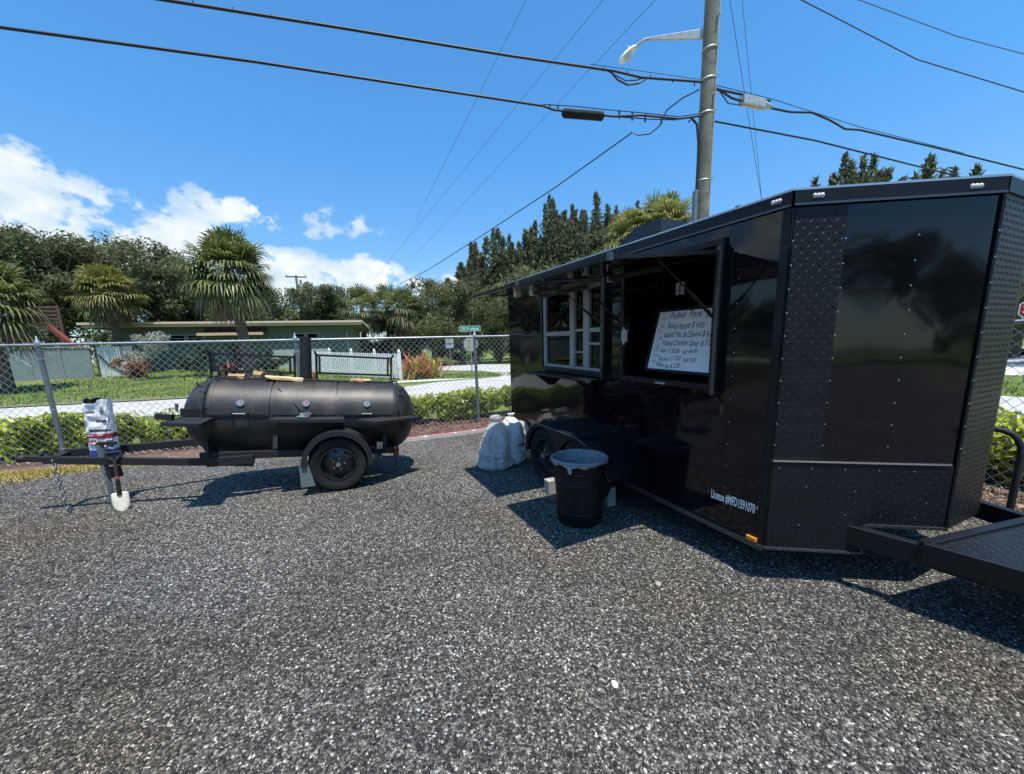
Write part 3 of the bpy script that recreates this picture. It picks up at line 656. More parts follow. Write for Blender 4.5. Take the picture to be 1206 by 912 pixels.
    # double fender with scalloped skirt
    zt = .66; prof = [(1.30, .30), (1.36, .42), (1.52, .57), (1.70, .648), (2.52, .640), (2.67, .575), (2.78, .45), (2.83, .25)]
    fd = MB(); n = len(prof); th_ = .012
    outer = [(x, z) for x, z in prof]; inner = [(x + (2.04 - x) * .012, z - th_) for x, z in prof]
    vs = []
    def dep(x): return .332 if x > 1.72 else .332 - (1.72 - x) * .25
    for far in (0, 1):
        vs += [(x, dep(x) if far else .002, z) for x, z in outer] + [(x, dep(x) if far else .002, z) for x, z in inner]
    fs = []
    for i in range(n - 1):
        fs += [(i, i + 1, 2 * n + i + 1, 2 * n + i), (n + i, 3 * n + i, 3 * n + i + 1, n + i + 1), (2 * n + i, 2 * n + i + 1, 3 * n + i + 1, 3 * n + i), (i, n + i, n + i + 1, i + 1)]
    fd.add(vs, fs); fo = fd.build('fender', M_SATIN, R, smooth=False)
    sk = MB()
    top = prof[:]; low = []
    for c_ in (1.70, 2.40):
        for k in range(13):
            a = pi - pi * k / 12; low.append((c_ + .352 * cos(a), .275 + .340 * sin(a)))
    low = [(max(1.345, min(2.80, x)), max(.29, z)) for x, z in low]
    low.insert(0, (1.305, .30)); low.append((2.828, .25))
    # strips between the lower scallops and the upper outline
    def ztop(x):
        for (xa, za), (xb, zb) in zip(top[:-1], top[1:]):
            if xa - 1e-6 <= x <= xb + 1e-6: return za + (zb - za) * (x - xa) / (xb - xa)
        return .36
    vs, fs = [], []
    for x, z in low:
        zz_ = max(ztop(x), z + .004); q = dep(x) + .0005; vs += [(x, q, z), (x, q, zz_), (x, q + .006, z), (x, q + .006, zz_)]
    for i in range(len(low) - 1):
        a, b = 4 * i, 4 * i + 4
        fs += [(a, b, b + 1, a + 1), (a + 2, a + 3, b + 3, b + 2), (a, a + 2, b + 2, b), (a + 1, b + 1, b + 3, a + 3)]
    sk.add(vs, fs); sk.build('fender_skirt', M_SATIN, fo, normals=False)
    lip = MB(); lip.tube([(x, dep(x) + .008, z) for x, z in prof], .008, 6); lip.build('fender_lip', M_TRIMED, fo)
    ch = MB(); ch.box(.1, LEN - .1, -.35, -.25, .10, ZB); ch.box(.1, LEN - .1, -1.8, -1.7, .10, ZB); ch.bar((1.70, -2.1, .28), (1.70, .2, .28), .07, .07); ch.bar((2.40, -2.1, .26), (2.40, .2, .26), .07, .07)
    ch.build('chassis', M_MATTE, R)
    # drawbar and its step deck
    for sg in (1, -1):
        r = MB(); f_ = lambda t: -AX + sg * (AX - t)
        r.bar((-.22, f_(.42), .365), (-2.3, f_(.99), .365), .06, .125); r.build('drawbar_rail', M_SATIN, R, bevel=.004)
    dk = MB(); pl = [(-.60, -.47), (-1.62, -.70), (-1.62, -1.46), (-.80, -1.69)]
    dk.prism(pl, .432, .444); do = dk.build('drawbar_deck', M_TREAD, R)
    g = MB(); pitch = .034
    for i in range(29):
        for j in range(37):
            x = -.63 - pitch * i; y = -.5 - pitch * j; k = (-x - .6) * .2255
            if y > -.50 - k or y < -1.66 + k or x > -.63 + (y + .47) * .164: continue
            sg = 1 if (i + j) % 2 else -1; d1, d2 = .010, .010 * sg
            g.add([(x - d1, y - d2, .4445), (x + .0026 * sg, y - .0026, .4445), (x + d1, y + d2, .4445), (x - .0026 * sg, y + .0026, .4445), (x, y, .4462)], [(0, 1, 4), (1, 2, 4), (2, 3, 4), (3, 0, 4)])
    kind(g.build('tread_pattern', M_TREADHI, do), 'stuff')
    er = MB(); cz = .40
    P = [Vector((x, y, cz)) for x, y in pl]
    for i in range(4): er.bar(P[i], P[(i + 1) % 4], .05, .125)
    er.build('deck_edge', M_SATIN, do, bevel=.005)
    jk = MB(); jk.tube([(-1.9, -AX, .02), (-1.9, -AX, .9)], .03, 10); jk.box(-2.0, -1.8, -AX - .1, -AX + .1, .0, .02); jk.build('tongue_jack', M_MATTE, R)
    # roof vent
    rv = MB(); rv.prism([(1.70, -.72), (2.50, -.72), (2.50, -1.32), (1.70, -1.32)][::-1], 2.447, 2.62)
    x0, x1, y0, y1 = 1.70, 2.50, -1.32, -.72
    rv.add([(x0, y0, 2.62), (x1, y0, 2.62), (x1, y1, 2.62), (x0, y1, 2.62), (x0 + .12, y0 + .1, 2.86), (x1 - .30, y0 + .1, 2.86), (x1 - .30, y1 - .1, 2.86), (x0 + .12, y1 - .1, 2.86)], [(4, 5, 6, 7), (0, 1, 5, 4), (1, 2, 6, 5), (2, 3, 7, 6), (3, 0, 4, 7)])
    ro = rv.build('roof_air_unit', M_SATIN, R)
    for k in range(4):
        l_ = MB(); l_.box(2.05, 2.45, -.719, -.70, 2.50 + .028 * k, 2.512 + .028 * k); l_.build('louvre', M_TRIMED, ro)
    return R
def trailer_wheel(R, c_, r, hw, out):
    cx, cy, cz = c_
    w = thing('wheel', '', '', c_); del w['label']; del w['category']; w.parent = R
    t = MB(); k = r
    prof = [(k * .60, -hw * .8), (k * .70, -hw * 1.0), (k * .90, -hw * 1.02), (k * .975, -hw * .82), (k, -hw * .6), (k, hw * .6), (k * .975, hw * .82), (k * .90, hw * 1.02), (k * .70, hw * 1.0), (k * .60, hw * .8)]
    t.lathe(prof, axis='y', n=40, closed=True); t.build('tyre', M_RUBBER, w, smooth=True)
    q = out; rm = MB()
    rp = [(k * .60, -hw * .75), (k * .62, hw * .9), (k * .585, hw * .92), (k * .565, hw * .55), (k * .52, hw * .25), (k * .40, hw * .34), (k * .26, hw * .52), (k * .15, hw * .52), (k * .15, hw * .75), (k * .05, hw * .80), (.001, hw * .80)]
    rm.lathe([(a, b * q) for a, b in rp], axis='y', n=36); rm.build('rim', M_RIM, w, smooth=True)
    h = MB()
    for i in range(8):
        a = 2 * pi * (i + .3) / 8; h.disc((k * .44 * cos(a), (hw * .34) * q, k * .44 * sin(a)), k * .062, (0, q, 0), 12)
    kind(h.build('rim_holes', M_INNER, w), 'stuff')
    l = MB()
    for i in range(5):
        a = 2 * pi * (i + .1) / 5; p = (k * .20 * cos(a), hw * .52 * q, k * .20 * sin(a)); l.tube([p, (p[0], p[1] + .016 * q, p[2])], .009, 6)
    l.tube([(0, hw * .78 * q, 0), (0, hw * 1.02 * q, 0)], k * .075, 12)
    kind(l.build('wheel_nuts', M_CHROME, w), 'stuff')
    return w
TR = food_trailer(); plumb(TR)

def on_trailer(mb, name, mat, label, cat, smooth=False, bevel=0, group=None):
    M4 = Matrix.Translation(TC) @ Matrix.Rotation(TROT, 4, 'Z') @ Matrix.Rotation(-radians(TILT), 4, 'Y')
    mb.xf(lambda x, y, z: tuple(M4 @ Vector((x + math.tan(radians(TILT)) * (z - .25), y, z))))
    return tag(mb.build(name, mat, smooth=smooth, bevel=bevel, recenter=True), label, cat, group)
# whiteboard menu propped up in the open hatch
def menu():
    R = thing('menu_board', 'white handwritten menu board leaning inside the open hatch', 'menu board', TC, (0, -radians(TILT), TROT))
    bl = Vector((1.200, -.085, 1.345)); tl = Vector((1.225, -.25, 1.855)); br = Vector((.495, -.085, 1.345)); tr_ = Vector((.52, -.25, 1.855))
    nrm = (tl - bl).cross(br - bl).normalized()
    if nrm.y < 0: nrm = -nrm
    f = MB(); f.extr([bl, br, tr_, tl], -nrm * .012); f.build('board_face', M_BOARD, R)
    e = MB()
    for a, b in ((bl, br), (br, tr_), (tr_, tl), (tl, bl)): e.bar(a - nrm * .004, b - nrm * .004, .022, .03, nrm)
    e.build('board_rim', M_MATTE, R)
    U = (br - bl); V = (tl - bl)
    lines = [('Pulled  Pork  $ 10', .20, .86, .105, .68), ('Baked Beans $ 4.00', .19, .69, .095, .53), ('Baked Mac & Cheese $ 4.0', .17, .55, .092, .68), ('Pulled Chicken Sand  $ 7.0', .17, .415, .092, .69), ('Ribs ½ 20.00   full 40.00', .17, .295, .068, .54), ('Chicken ½ 7.50   full 9.50', .155, .17, .070, .56), ('Pulled tips $ 5.00', .15, .06, .072, .36)]
    for txt, u, v_, sz, wd in lines:
        t = text_mb(txt, sz * .75, .7, .18); w = max(p[0] for p in t.v); k = wd / w; vh = .52
        def put(x, y, z, u=u, v_=v_, k=k):
            uu = u + x * k; vv = v_ + (y * (1 + .10 * sin(31 * x + 9 * v_)) + .005 * sin(23 * x + 20 * v_)) / vh
            return tuple(bl + U * uu + V * vv + nrm * .0015)
        t.xf(put); t.build('menu_line', M_INK, R, normals=False)
    q = MB()
    for i, (u, v_) in enumerate(((.10, .86), (.115, .74), (.10, .66), (.12, .53), (.10, .40), (.10, .33), (.115, .23), (.10, .14))):
        c_ = bl + U * u + V * v_ + nrm * .0015; du, dv = U.normalized() * .022, V.normalized() * .013
        k = 6; pts = [c_ + du * cos(2 * pi * j / k + i) + dv * sin(2 * pi * j / k + i) for j in range(k + (0 if i % 2 else -1))]
        for a, b in zip(pts[:-1], pts[1:]): q.bar(a, b, .0035, .0012, nrm)
    kind(q.build('bullet_marks', M_INK, R, normals=False), 'stuff'); plumb(R)
menu()
for i, (s_, lb) in enumerate(((1.30, 'left of two white papers pinned inside the dark hatch'), (1.245, 'right of two white papers pinned inside the dark hatch'))):
    b = MB(); y = -.52; b.box(s_ - .044, s_ - .002, y, y + .004, 2.01, 2.12); on_trailer(b, 'paper_notice', M_PAPER, lb, 'paper', group='papers pinned inside the hatch')
b = MB(); b.lathe([(.001, 1.71), (.05, 1.71), (.058, 1.795), (.054, 1.795), (.047, 1.72), (.001, 1.72)], (2.36, -.10, 0), n=18); on_trailer(b, 'orange_tub', M_ORANGE, 'small orange tub standing behind the serving window glass', 'tub', smooth=True)

# ------------------------------------------------------------------ smoker trailer (local x = towards its rear, y = away from the viewer, nose propped up)
SC = Vector((-2.047, 4.352, 0)); SM4 = Matrix.Translation(SC) @ Matrix.Rotation(radians(20), 4, 'Z') @ Matrix.Rotation(radians(5), 4, 'Y'); SI4 = SM4.inverted()
def SWd(x, y, z): return SM4 @ Vector((x, y, z))
def SLc(p): return tuple(SI4 @ Vector(p))
def smoker():
    R = thing('smoker_trailer', 'black barrel smoker with three doors on a single-axle trailer', 'smoker', SC, (0, radians(5), radians(20)))
    CY, CZ, RAD, X0, X1 = .75, .805, .45, -1.36, .60
    tk = MB(); prof = []
    for k in range(8):
        a = (pi / 2) * k / 7; prof.append((max(.001, RAD * sin(a)), X0 - .34 * cos(a)))
    prof += [(RAD, X0 + .2), (RAD, X1 - .2)]
    for k in range(8):
        a = (pi / 2) * (1 - k / 7); prof.append((max(.001, RAD * sin(a)), X1 + .30 * cos(a)))
    tk.lathe(prof, (0, CY, CZ), 'x', 48); tk.build('tank', M_SMOKER, R, smooth=True)
    def arc(x0, x1, p0, p1, r0, r1, n=10):      # curved door leaf, angle measured up from the front
        mb = MB(); vs = []
        for k in range(n + 1):
            a = radians(p0 + (p1 - p0) * k / n)
            for r in (r0, r1):
                for x in (x0, x1): vs.append((x, CY - r * cos(a), CZ + r * sin(a)))
        fs = [(0, 1, 3, 2), (4 * n, 4 * n + 2, 4 * n + 3, 4 * n + 1)]
        for k in range(n):
            i = 4 * k; fs += [(i + 2, i + 3, i + 7, i + 6), (i, i + 4, i + 5, i + 1), (i, i + 2, i + 6, i + 4), (i + 1, i + 5, i + 7, i + 3)]
        return mb.add(vs, fs)
    doors = ((-1.35, -.775, -1.05), (-.735, -.075, -.39), (-.035, .595, .285))
    for x0, x1, xt in doors:
        d = arc(x0, x1, 9, 76, RAD + .001, RAD + .013).build('smoker_door', M_SMOKER, R, smooth=True)
        fr = MB()
        for a, b in ((x0 - .006, x0 + .022), (x1 - .022, x1 + .006)): fr2 = arc(a, b, 8.5, 76.5, RAD + .0135, RAD + .019); fr.add(fr2.v, fr2.f)
        fr2 = arc(x0, x1, 8, 11.5, RAD + .0138, RAD + .0195, 2); fr.add(fr2.v, fr2.f)
        fr.build('door_strap', M_SMOKER, d, smooth=True)
        a = radians(25); p = Vector((xt, CY - (RAD + .012) * cos(a), CZ + (RAD + .012) * sin(a))); nv = Vector((0, -cos(a), sin(a)))
        th = MB(); th.tube([p, p + nv * .02], .038, 20); to = th.build('thermometer', M_CHROME, d, smooth=True)
        fc = MB(); fc.disc(p + nv * .0205, .031, nv); fc.build('dial_face', pbr('dial_brown', (.20, .085, .075), .4), to)
        fc = MB(); fc.disc(p + nv * .0212, .022, nv); fc.build('dial_zone', pbr('dial_dusty', (.30, .22, .21), .5), to)
        fc = MB(); fc.disc(p + nv * .0218, .010, nv); fc.bar(p + nv * .022, p + nv * .022 + Vector((.012, 0, .014)), .004, .002, nv); fc.build('dial_needle', M_REDD, to)
        hd = MB(); y = CY - RAD - .05; z = CZ + .085
        hd.tube([(xt - .06, y, z), (xt + .06, y, z)], .011, 10); ho = hd.build('door_handle', M_GALVD, d, smooth=True)
        for q in (-.075, .075):
            hb = MB(); hb.bar((xt + q, CY - RAD * .98, z - .005), (xt + q, y - .006, z), .018, .03); hb.build('handle_bracket', M_MATTE, ho)
        hg = MB(); a = radians(78); hg.tube([(x0 + .03, CY - (RAD + .016) * cos(a), CZ + (RAD + .016) * sin(a)), (x1 - .03, CY - (RAD + .016) * cos(a), CZ + (RAD + .016) * sin(a))], .013, 8)
        hg.box(x0 - .02, x1 + .02, CY - .13, CY - .02, CZ + RAD - .012, CZ + RAD + .012); hg.build('door_hinge', M_SOOT, R)
    for xb, sg in ((-1.40, 1), (.66, -1)):
        b = MB(); pts = []
        for a in (14, 30, 46, 60, 68): pts.append((xb, CY - (RAD + .06) * cos(radians(a)), CZ + (RAD + .06) * sin(radians(a))))
        pts.append((xb + .09 * sg, pts[-1][1], pts[-1][2] + .01)); b.tube(pts, .011, 8)
        b.tube([(xb, pts[2][1], pts[2][2]), (xb - .06 * sg, pts[2][1] + .04, pts[2][2] + .0), (xb - .08 * sg, pts[2][1] + .03, pts[2][2] + .05)], .009, 6); b.build('counterweight_bar', M_SOOT, R)
    b = MB(); b.bar((-.70, CY - RAD * .62 - .02, CZ + RAD * .80), (-.42, CY - RAD - .035, CZ + .10), .008, .012); b.build('door_stay', M_SOOT, R)
    for x in (-.40, -.38):
        pass
    ch = MB(); ch.tube([(-.44, CY, CZ + RAD - .03), (-.44, CY, 1.80)], .068, 20); ch.build('chimney', M_SOOT, R, smooth=True)
    for x0, x1, z0, z1 in ((-1.47, -.58, 1.335, 1.535), (-.33, .60, 1.345, 1.575)):
        r = MB(); y = CY + .10; q = .026
        for a, b in (((x0, y, z0), (x1, y, z0)), ((x0, y, z1), (x1, y, z1)), ((x0, y, CZ + RAD * .9), (x0, y, z1)), ((x1, y, CZ + RAD * .9), (x1, y, z1)), ((x1 - .045, y - .03, z0), (x1 - .045, y - .03, z1)), ((x0 + .04, y - .03, z0), (x0 + .04, y - .03, z1))): r.bar(a, b, q, q)
        r.bar((x0, y, z1), (x0, y - .16, z1 + .05), .02, .02); r.bar((x1, y, z1), (x1 + .02, y - .1, z1 + .05), .02, .02)
        r.build('counterweight_frame', M_SOOT, R)
    # work shelves: expanded metal in angle frames
    def shelf(pts, z, nm='work_shelf'):
        s = MB(); P = [Vector((x, y, z)) for x, y in pts]
        for i in range(4): s.bar(P[i], P[(i + 1) % 4], .025, .034)
        o = s.build(nm, M_SOOT, R)
        g = MB(); cx = sum(p.x for p in P) / 4; cy = sum(p.y for p in P) / 4
        g.extr([p + Vector((0, 0, .009)) for p in P], (0, 0, .005)); g.build('shelf_mesh', M_SOOT, o)
        return o
    shelf([(-.72, .05), (.03, .05), (.0, .31), (-.69, .31)], .84)
    shelf([(.18, .08), (.39, -.10), (.93, .26), (.74, .46)], .835)
    s3 = shelf([(-1.62, -.05), (-1.29, -.12), (-1.31, .31), (-1.60, .40)], .83)
    b = MB(); b.extr([(-1.62, .36, .85), (-1.36, .30, .85), (-1.36, .30, .95), (-1.62, .36, .93)], (.0, .02, 0)); b.build('firebox_flap', M_SOOT, R); b = MB(); b.extr([(-1.78, .2, .84), (-1.60, .1, .84), (-1.60, .1, .90), (-1.78, .2, .90)], (.01, .05, 0)); b.build('firebox_damper', M_SOOT, R)
    b = MB(); b.tube([(-1.70, .5, .88), (-1.70, .5, .96)], .014, 8); b.sphere((-1.70, .5, .96), .02, 8, 6); b.build('valve', M_GALVD, R)
    t = MB(); t.extr([(-.47, .14, .866), (-.35, .10, .866), (-.33, .2, .866), (-.45, .24, .866)], (0, 0, .012)); t.bar((-.42, .2, .88), (-.34, .14, .92), .03, .03); t.build('shelf_clamp', M_ALU, R)
    bk = MB()
    for x in (-1.38, -.72, .0, .5): bk.bar((x, .30, .47), (x, .34, .62), .05, .03)
    bk.bar((-1.37, .295, .36), (-1.37, .295, .60), .07, .03); bk.build('tank_saddle', M_SOOT, R)
    pl = MB(); pl.extr([(.40, .27, .44), (.47, .27, .44), (.47, .27, .53), (.40, .27, .53)], (0, .005, 0)); pl.build('drain_plate', M_ALU, R)
    # frame, drawbar
    fr = MB()
    for y in (.31, 1.19): fr.bar((-1.45, y, .405), (.62, y, .415), .05, .085)
    for x in (-1.40, -.5, .60): fr.bar((x, .31, .40), (x, 1.19, .40), .05, .075)
    fr.build('frame', M_SOOT, R, bevel=.004)
    dr = MB(); dr.bar((-.95, .30, .315), (-2.95, .70, .325), .05, .08); dr.bar((-1.35, 1.19, .42), (-2.86, .86, .36), .05, .085); dr.bar((-2.85, .68, .34), (-2.85, .88, .35), .07, .07); dr.bar((-1.38, .27, .345), (-.93, .27, .365), .05, .10)
    dr.build('drawbar', M_SOOT, R, bevel=.004)
    cp = MB(); cp.bar((-2.93, .72, .33), (-3.12, .74, .34), .07, .06); cp.sphere((-3.14, .74, .34), .048, 10, 6, (1.2, 1, .8)); cp.tube([(-3.0, .73, .36), (-2.94, .73, .42)], .012, 6); cp.build('coupler', M_SOOT, R, bevel=.003)
    # hanging chain, each link a flattened ring
    c_ = MB(); top = SWd(-2.86, .66, .31)
    for k in range(13):
        p = Vector((top.x + .010 * k + .008 * sin(k * 1.7), top.y - .006 * k, top.z - .042 * k))
        if p.z < .012: p = Vector((top.x + .1 + .03 * (k - 11), top.y - .09, .012))
        u = Vector((1, .3, 0)).normalized() if k % 2 else Vector((-.3, 1, 0)).normalized(); w = Vector((0, 0, 1)) if p.z > .02 else Vector((.3, -.95, 0))
        ring = [p + u * (.014 * cos(2 * pi * j / 8)) + w * (.026 * sin(2 * pi * j / 8)) for j in range(9)]
        c_.tube(ring, .0055, 5, False)
    c_.xf(lambda x, y, z: SLc((x, y, z))); c_.build('safety_chain', M_GALVD, R)
    # jack leg leaning at the drawbar
    j = MB(); a = SLc((-4.43, 4.06, .012)); b_ = SLc((-4.515, 4.12, .70)); m_ = tuple(Vector(a) * .45 + Vector(b_) * .55)
    j.bar(a, m_, .046, .03); j.bar(m_, b_, .056, .04); j.build('jack_leg', M_GALVD, R, bevel=.004)
    jb = MB(); p = Vector(b_); jb.bar(p + Vector((-.02, 0, .02)), p + Vector((.13, .02, .02)), .05, .03); jb.build('jack_handle', M_SOOT, R); jb = MB(); q = Vector(m_); jb.bar(q + Vector((.0, .01, .0)), q + Vector((.12, .0, .02)), .06, .12); jb.build('jack_clamp', M_SOOT, R)
    # running gear
    mu = MB(); cz = .338
    wy = .105
    w = trailer_wheel(R, (-.029, wy + .005, .325), .326, .105, -1)
    fn = MB(); vs = []; n = 22; R0 = .372
    for k in range(n + 1):
        a = radians(-4 + 188 * k / n)
        for r, y in ((R0, -.02), (R0, .25), (R0 + .012, .25), (R0 + .012, -.02), (R0 + .012, -.02)): vs.append((-.03 + r * cos(a), y, .345 + r * sin(a)))
    for k in range(n):
        i = 5 * k
        for q in range(4):
            q2 = (q + 1) % 4; fn.f.append((i + q, i + q2, i + 5 + q2, i + 5 + q))
    fn.v = vs; fo = fn.build('fender', M_SOOT, R, smooth=True)
    ft = MB()
    for k in range(n):
        a0, a1 = radians(-4 + 188 * k / n), radians(-4 + 188 * (k + 1) / n)
        ft.extr([(-.03 + (R0 - .045) * cos(a0), -.022, .345 + (R0 - .045) * sin(a0)), (-.03 + (R0 - .045) * cos(a1), -.022, .345 + (R0 - .045) * sin(a1)), (-.03 + (R0 + .012) * cos(a1), -.022, .345 + (R0 + .012) * sin(a1)), (-.03 + (R0 + .012) * cos(a0), -.022, .345 + (R0 + .012) * sin(a0))], (0, .008, 0))
    ft.build('fender_face', M_SOOT, fo)
    w2 = copy_wheel(w, (-.029, 1.39, .325), R)
    ax = MB(); ax.tube([(-.03, .1, .337), (-.03, 1.4, .337)], .035, 8); ax.bar((.38, -.01, .40), (.46, .3, .40), .04, .05); ax.build('axle', M_SOOT, R)
    mf = MB(); mf.extr([(-.44, -.002, .41), (-.42, -.002, .075), (-.27, -.002, .09), (-.36, -.002, .41)], (0, .004, 0)); mf.build('mud_flap', pbr('grey_rubber_flap', (.13, .155, .15), .6), R)
    tl = MB(); tl.box(.60, .665, .22, .25, .36, .46); tl.box(.64, .668, .22, .36, .36, .46); to = tl.build('tail_light', M_RED, R, bevel=.006)
    st = MB(); st.bar((.35, .0, .44), (.64, .18, .33), .03, .012); st.bar((.62, .2, .36), (.64, .2, .24), .03, .014); st.build('light_bracket', M_SOOT, R)
    return R
def copy_wheel(w, loc, R):
    r = w.copy(); col.objects.link(r); r.parent = R; r.location = loc
    for ch in list(w.children):
        d = ch.copy(); col.objects.link(d); d.parent = r
    return r
smoker()

# split logs left on top of the smoker
def log(c_, L, w, h, rot, mat, label, jit=.15, tilt=0.0):
    mb = MB(); pts = [(-.5, -.45), (.5, -.35), (.42, .35), (-.2, .5), (-.52, .1)]; n = len(pts); vs = []
    for k in range(6):
        x = (k / 5 - .5) * L
        for a, b in pts: vs.append((x + random.uniform(-.01, .01), a * w * (1 + random.uniform(-jit, jit)), b * h * (1 + random.uniform(-jit, jit)) + h * .45))
    fs = [tuple(range(n - 1, -1, -1)), tuple(range(5 * n, 6 * n))] + [(k * n + j, k * n + (j + 1) % n, (k + 1) * n + (j + 1) % n, (k + 1) * n + j) for k in range(5) for j in range(n)]
    mb.add(vs, fs); M4 = Matrix.Translation(SWd(*c_)) @ Matrix.Rotation(radians(20 + rot), 4, 'Z') @ Matrix.Rotation(radians(5 + tilt), 4, 'Y')
    mb.xf(lambda x, y, z: tuple(M4 @ Vector((x, y, z))))
    o = tag(mb.build('firewood_log', mat, recenter=True), label, 'firewood', 'split logs on the smoker'); return o
zt = 1.262
log((-1.16, .66, zt - .006), .15, .10, .062, 4, M_WOODR, 'short dark split log, nearest the smoker\'s drawbar end')
log((-.93, .70, zt - .003), .125, .12, .10, -30, M_WOODR, 'chunky block of firewood standing tallest on the smoker')
log((-.66, .62, zt - .008), .40, .075, .05, 6, M_WOODP, 'long pale split board lying beside the smoker chimney', tilt=3)
log((.16, .66, zt - .006), .16, .10, .045, 0, M_WOODR, 'flat brown piece of wood near the smoker\'s rear end', tilt=0)
log((.27, .70, zt - .006), .12, .09, .04, 25, M_WOODP, 'small pale offcut touching the flat brown wood on the smoker')

# charcoal sack standing on the drawbar
def charcoal():
    c0 = SWd(-2.47, .76, .325); R = thing('charcoal_bag', 'tall white charcoal bag with red band and blue base on the drawbar', 'charcoal bag', c0, (0, radians(2), radians(14)))
    W_, D_, H_ = .225, .15, .66; n = 40; rows = 26
    def ring(k):
        z = H_ * k / rows; f = k / rows
        w = W_ / 2 * (1 + .02 * f) * (1 - .10 * (f < .06)); d = D_ / 2 * (1.12 - .40 * f)
        out = []
        for j in range(n):
            t = 2 * pi * j / n; ct, st_ = cos(t), sin(t)
            x = w * (abs(ct) ** .45) * (1 if ct > 0 else -1); y = d * (abs(st_) ** .6) * (1 if st_ > 0 else -1)
            cr = .008 * sin(17 * f + 5 * t + 3 * sin(9 * f)) * (1 if .05 < f < .97 else .3) + .008 * sin(31 * f - 7 * t + 2 * sin(3 * t))
            zz_ = z + ((.010 * sin(5 * t) - (.055 * max(0, -y / .05) if x < .03 else 0)) if f > .97 else (-.02 * max(0, -y / .05) if f > .93 and x < .03 else 0))
            out.append((x * (1 + cr), y + cr * .9 * (1.0 if f > .35 else .5), zz_))
        return out
    def band(name, k0, k1, mat, j0=0, j1=n, off=0.0, par=R):
        mb = MB(); rr = [ring(k) for k in range(k0, k1 + 1)]
        full = j1 - j0 == n
        vs = [];
        for r in rr:
            for j in range(j0, j1 + (0 if full else 1)):
                p = Vector(r[j % n]); o = Vector((p.x, p.y, 0)).normalized() * off; vs.append(tuple(p + o))
        w = n if full else j1 - j0 + 1
        fs = [(a * w + j, a * w + (j + 1) % w, (a + 1) * w + (j + 1) % w, (a + 1) * w + j) for a in range(k1 - k0) for j in range(w if full else w - 1)]
        mb.add(vs, fs); return mb.build(name, mat, par, smooth=True)
    body = band('sack', 4, 26, M_WBAG); band('blue_base', 0, 4, M_BLUE); band('red_band', 9, 11, M_REDD, off=.0025)
    m_ = MB(); m_.add(ring(0)[:], [tuple(range(n))]); m_.build('sack_bottom', M_BLUE, R)
    band('mouth_shade', 22, 26, M_MATTE, 1, 21, -.006)  # black strip over the white inner back wall, painting in the mouth's shade
    band('white_panel', 0, 5, M_WBAG, 20, 24, .002); band('grey_print_patch', 18, 23, M_GREYP, 31, 33, .0025); band('grey_print_patch', 14, 15, M_GREYP, 24, 26, .0025); band('grey_print_patch', 15, 20, M_GREYP, 36, 37, .0025); band('blue_print_patch', 5, 8, M_BLUE, 32, 38, .002); band('dark_print_patch', 12, 13, pbr('dark_print', (.08, .085, .10), .5), 28, 37, .0025); band('dark_print_patch', 16, 17, MATS['dark_print'], 30, 35, .0025); band('dark_print_patch', 20, 21, MATS['dark_print'], 27, 30, .0025)
    y = -.088
    el = MB(); el.add([(-.035 + .050 * cos(a), y - .006 + .012 * abs(cos(a)), .205 + .048 * sin(a)) for a in np.linspace(0, 2 * pi, 25)[:-1]], [tuple(range(24))]); el.build('oval_logo', M_REDD, R)
    el = MB(); el.add([(-.035 + .043 * cos(a), y - .0085 + .012 * abs(cos(a)), .205 + .038 * sin(a)) for a in np.linspace(0, 2 * pi, 25)[:-1]], [tuple(range(24))]); el.build('oval_logo_field', M_WBAG, R)
    el = MB()
    for k, (w, h) in enumerate(((.012, .03), (.02, .022), (.01, .034), (.018, .024), (.014, .026))): el.box(-.066 + .0135 * k, -.066 + .0135 * k + w * .6, y - .0115, y - .0105, .205 - h / 2, .205 + h / 2)
    el.build('logo_marks', M_REDD, R)
    wd = MB()
    for k in range(7): wd.box(-.085 + .017 * k + (.035 if k > 3 else 0), -.074 + .017 * k + (.035 if k > 3 else 0), y - .010, y - .009, .262, .278)
    wd.build('band_marks', M_WBAG, R)
charcoal()

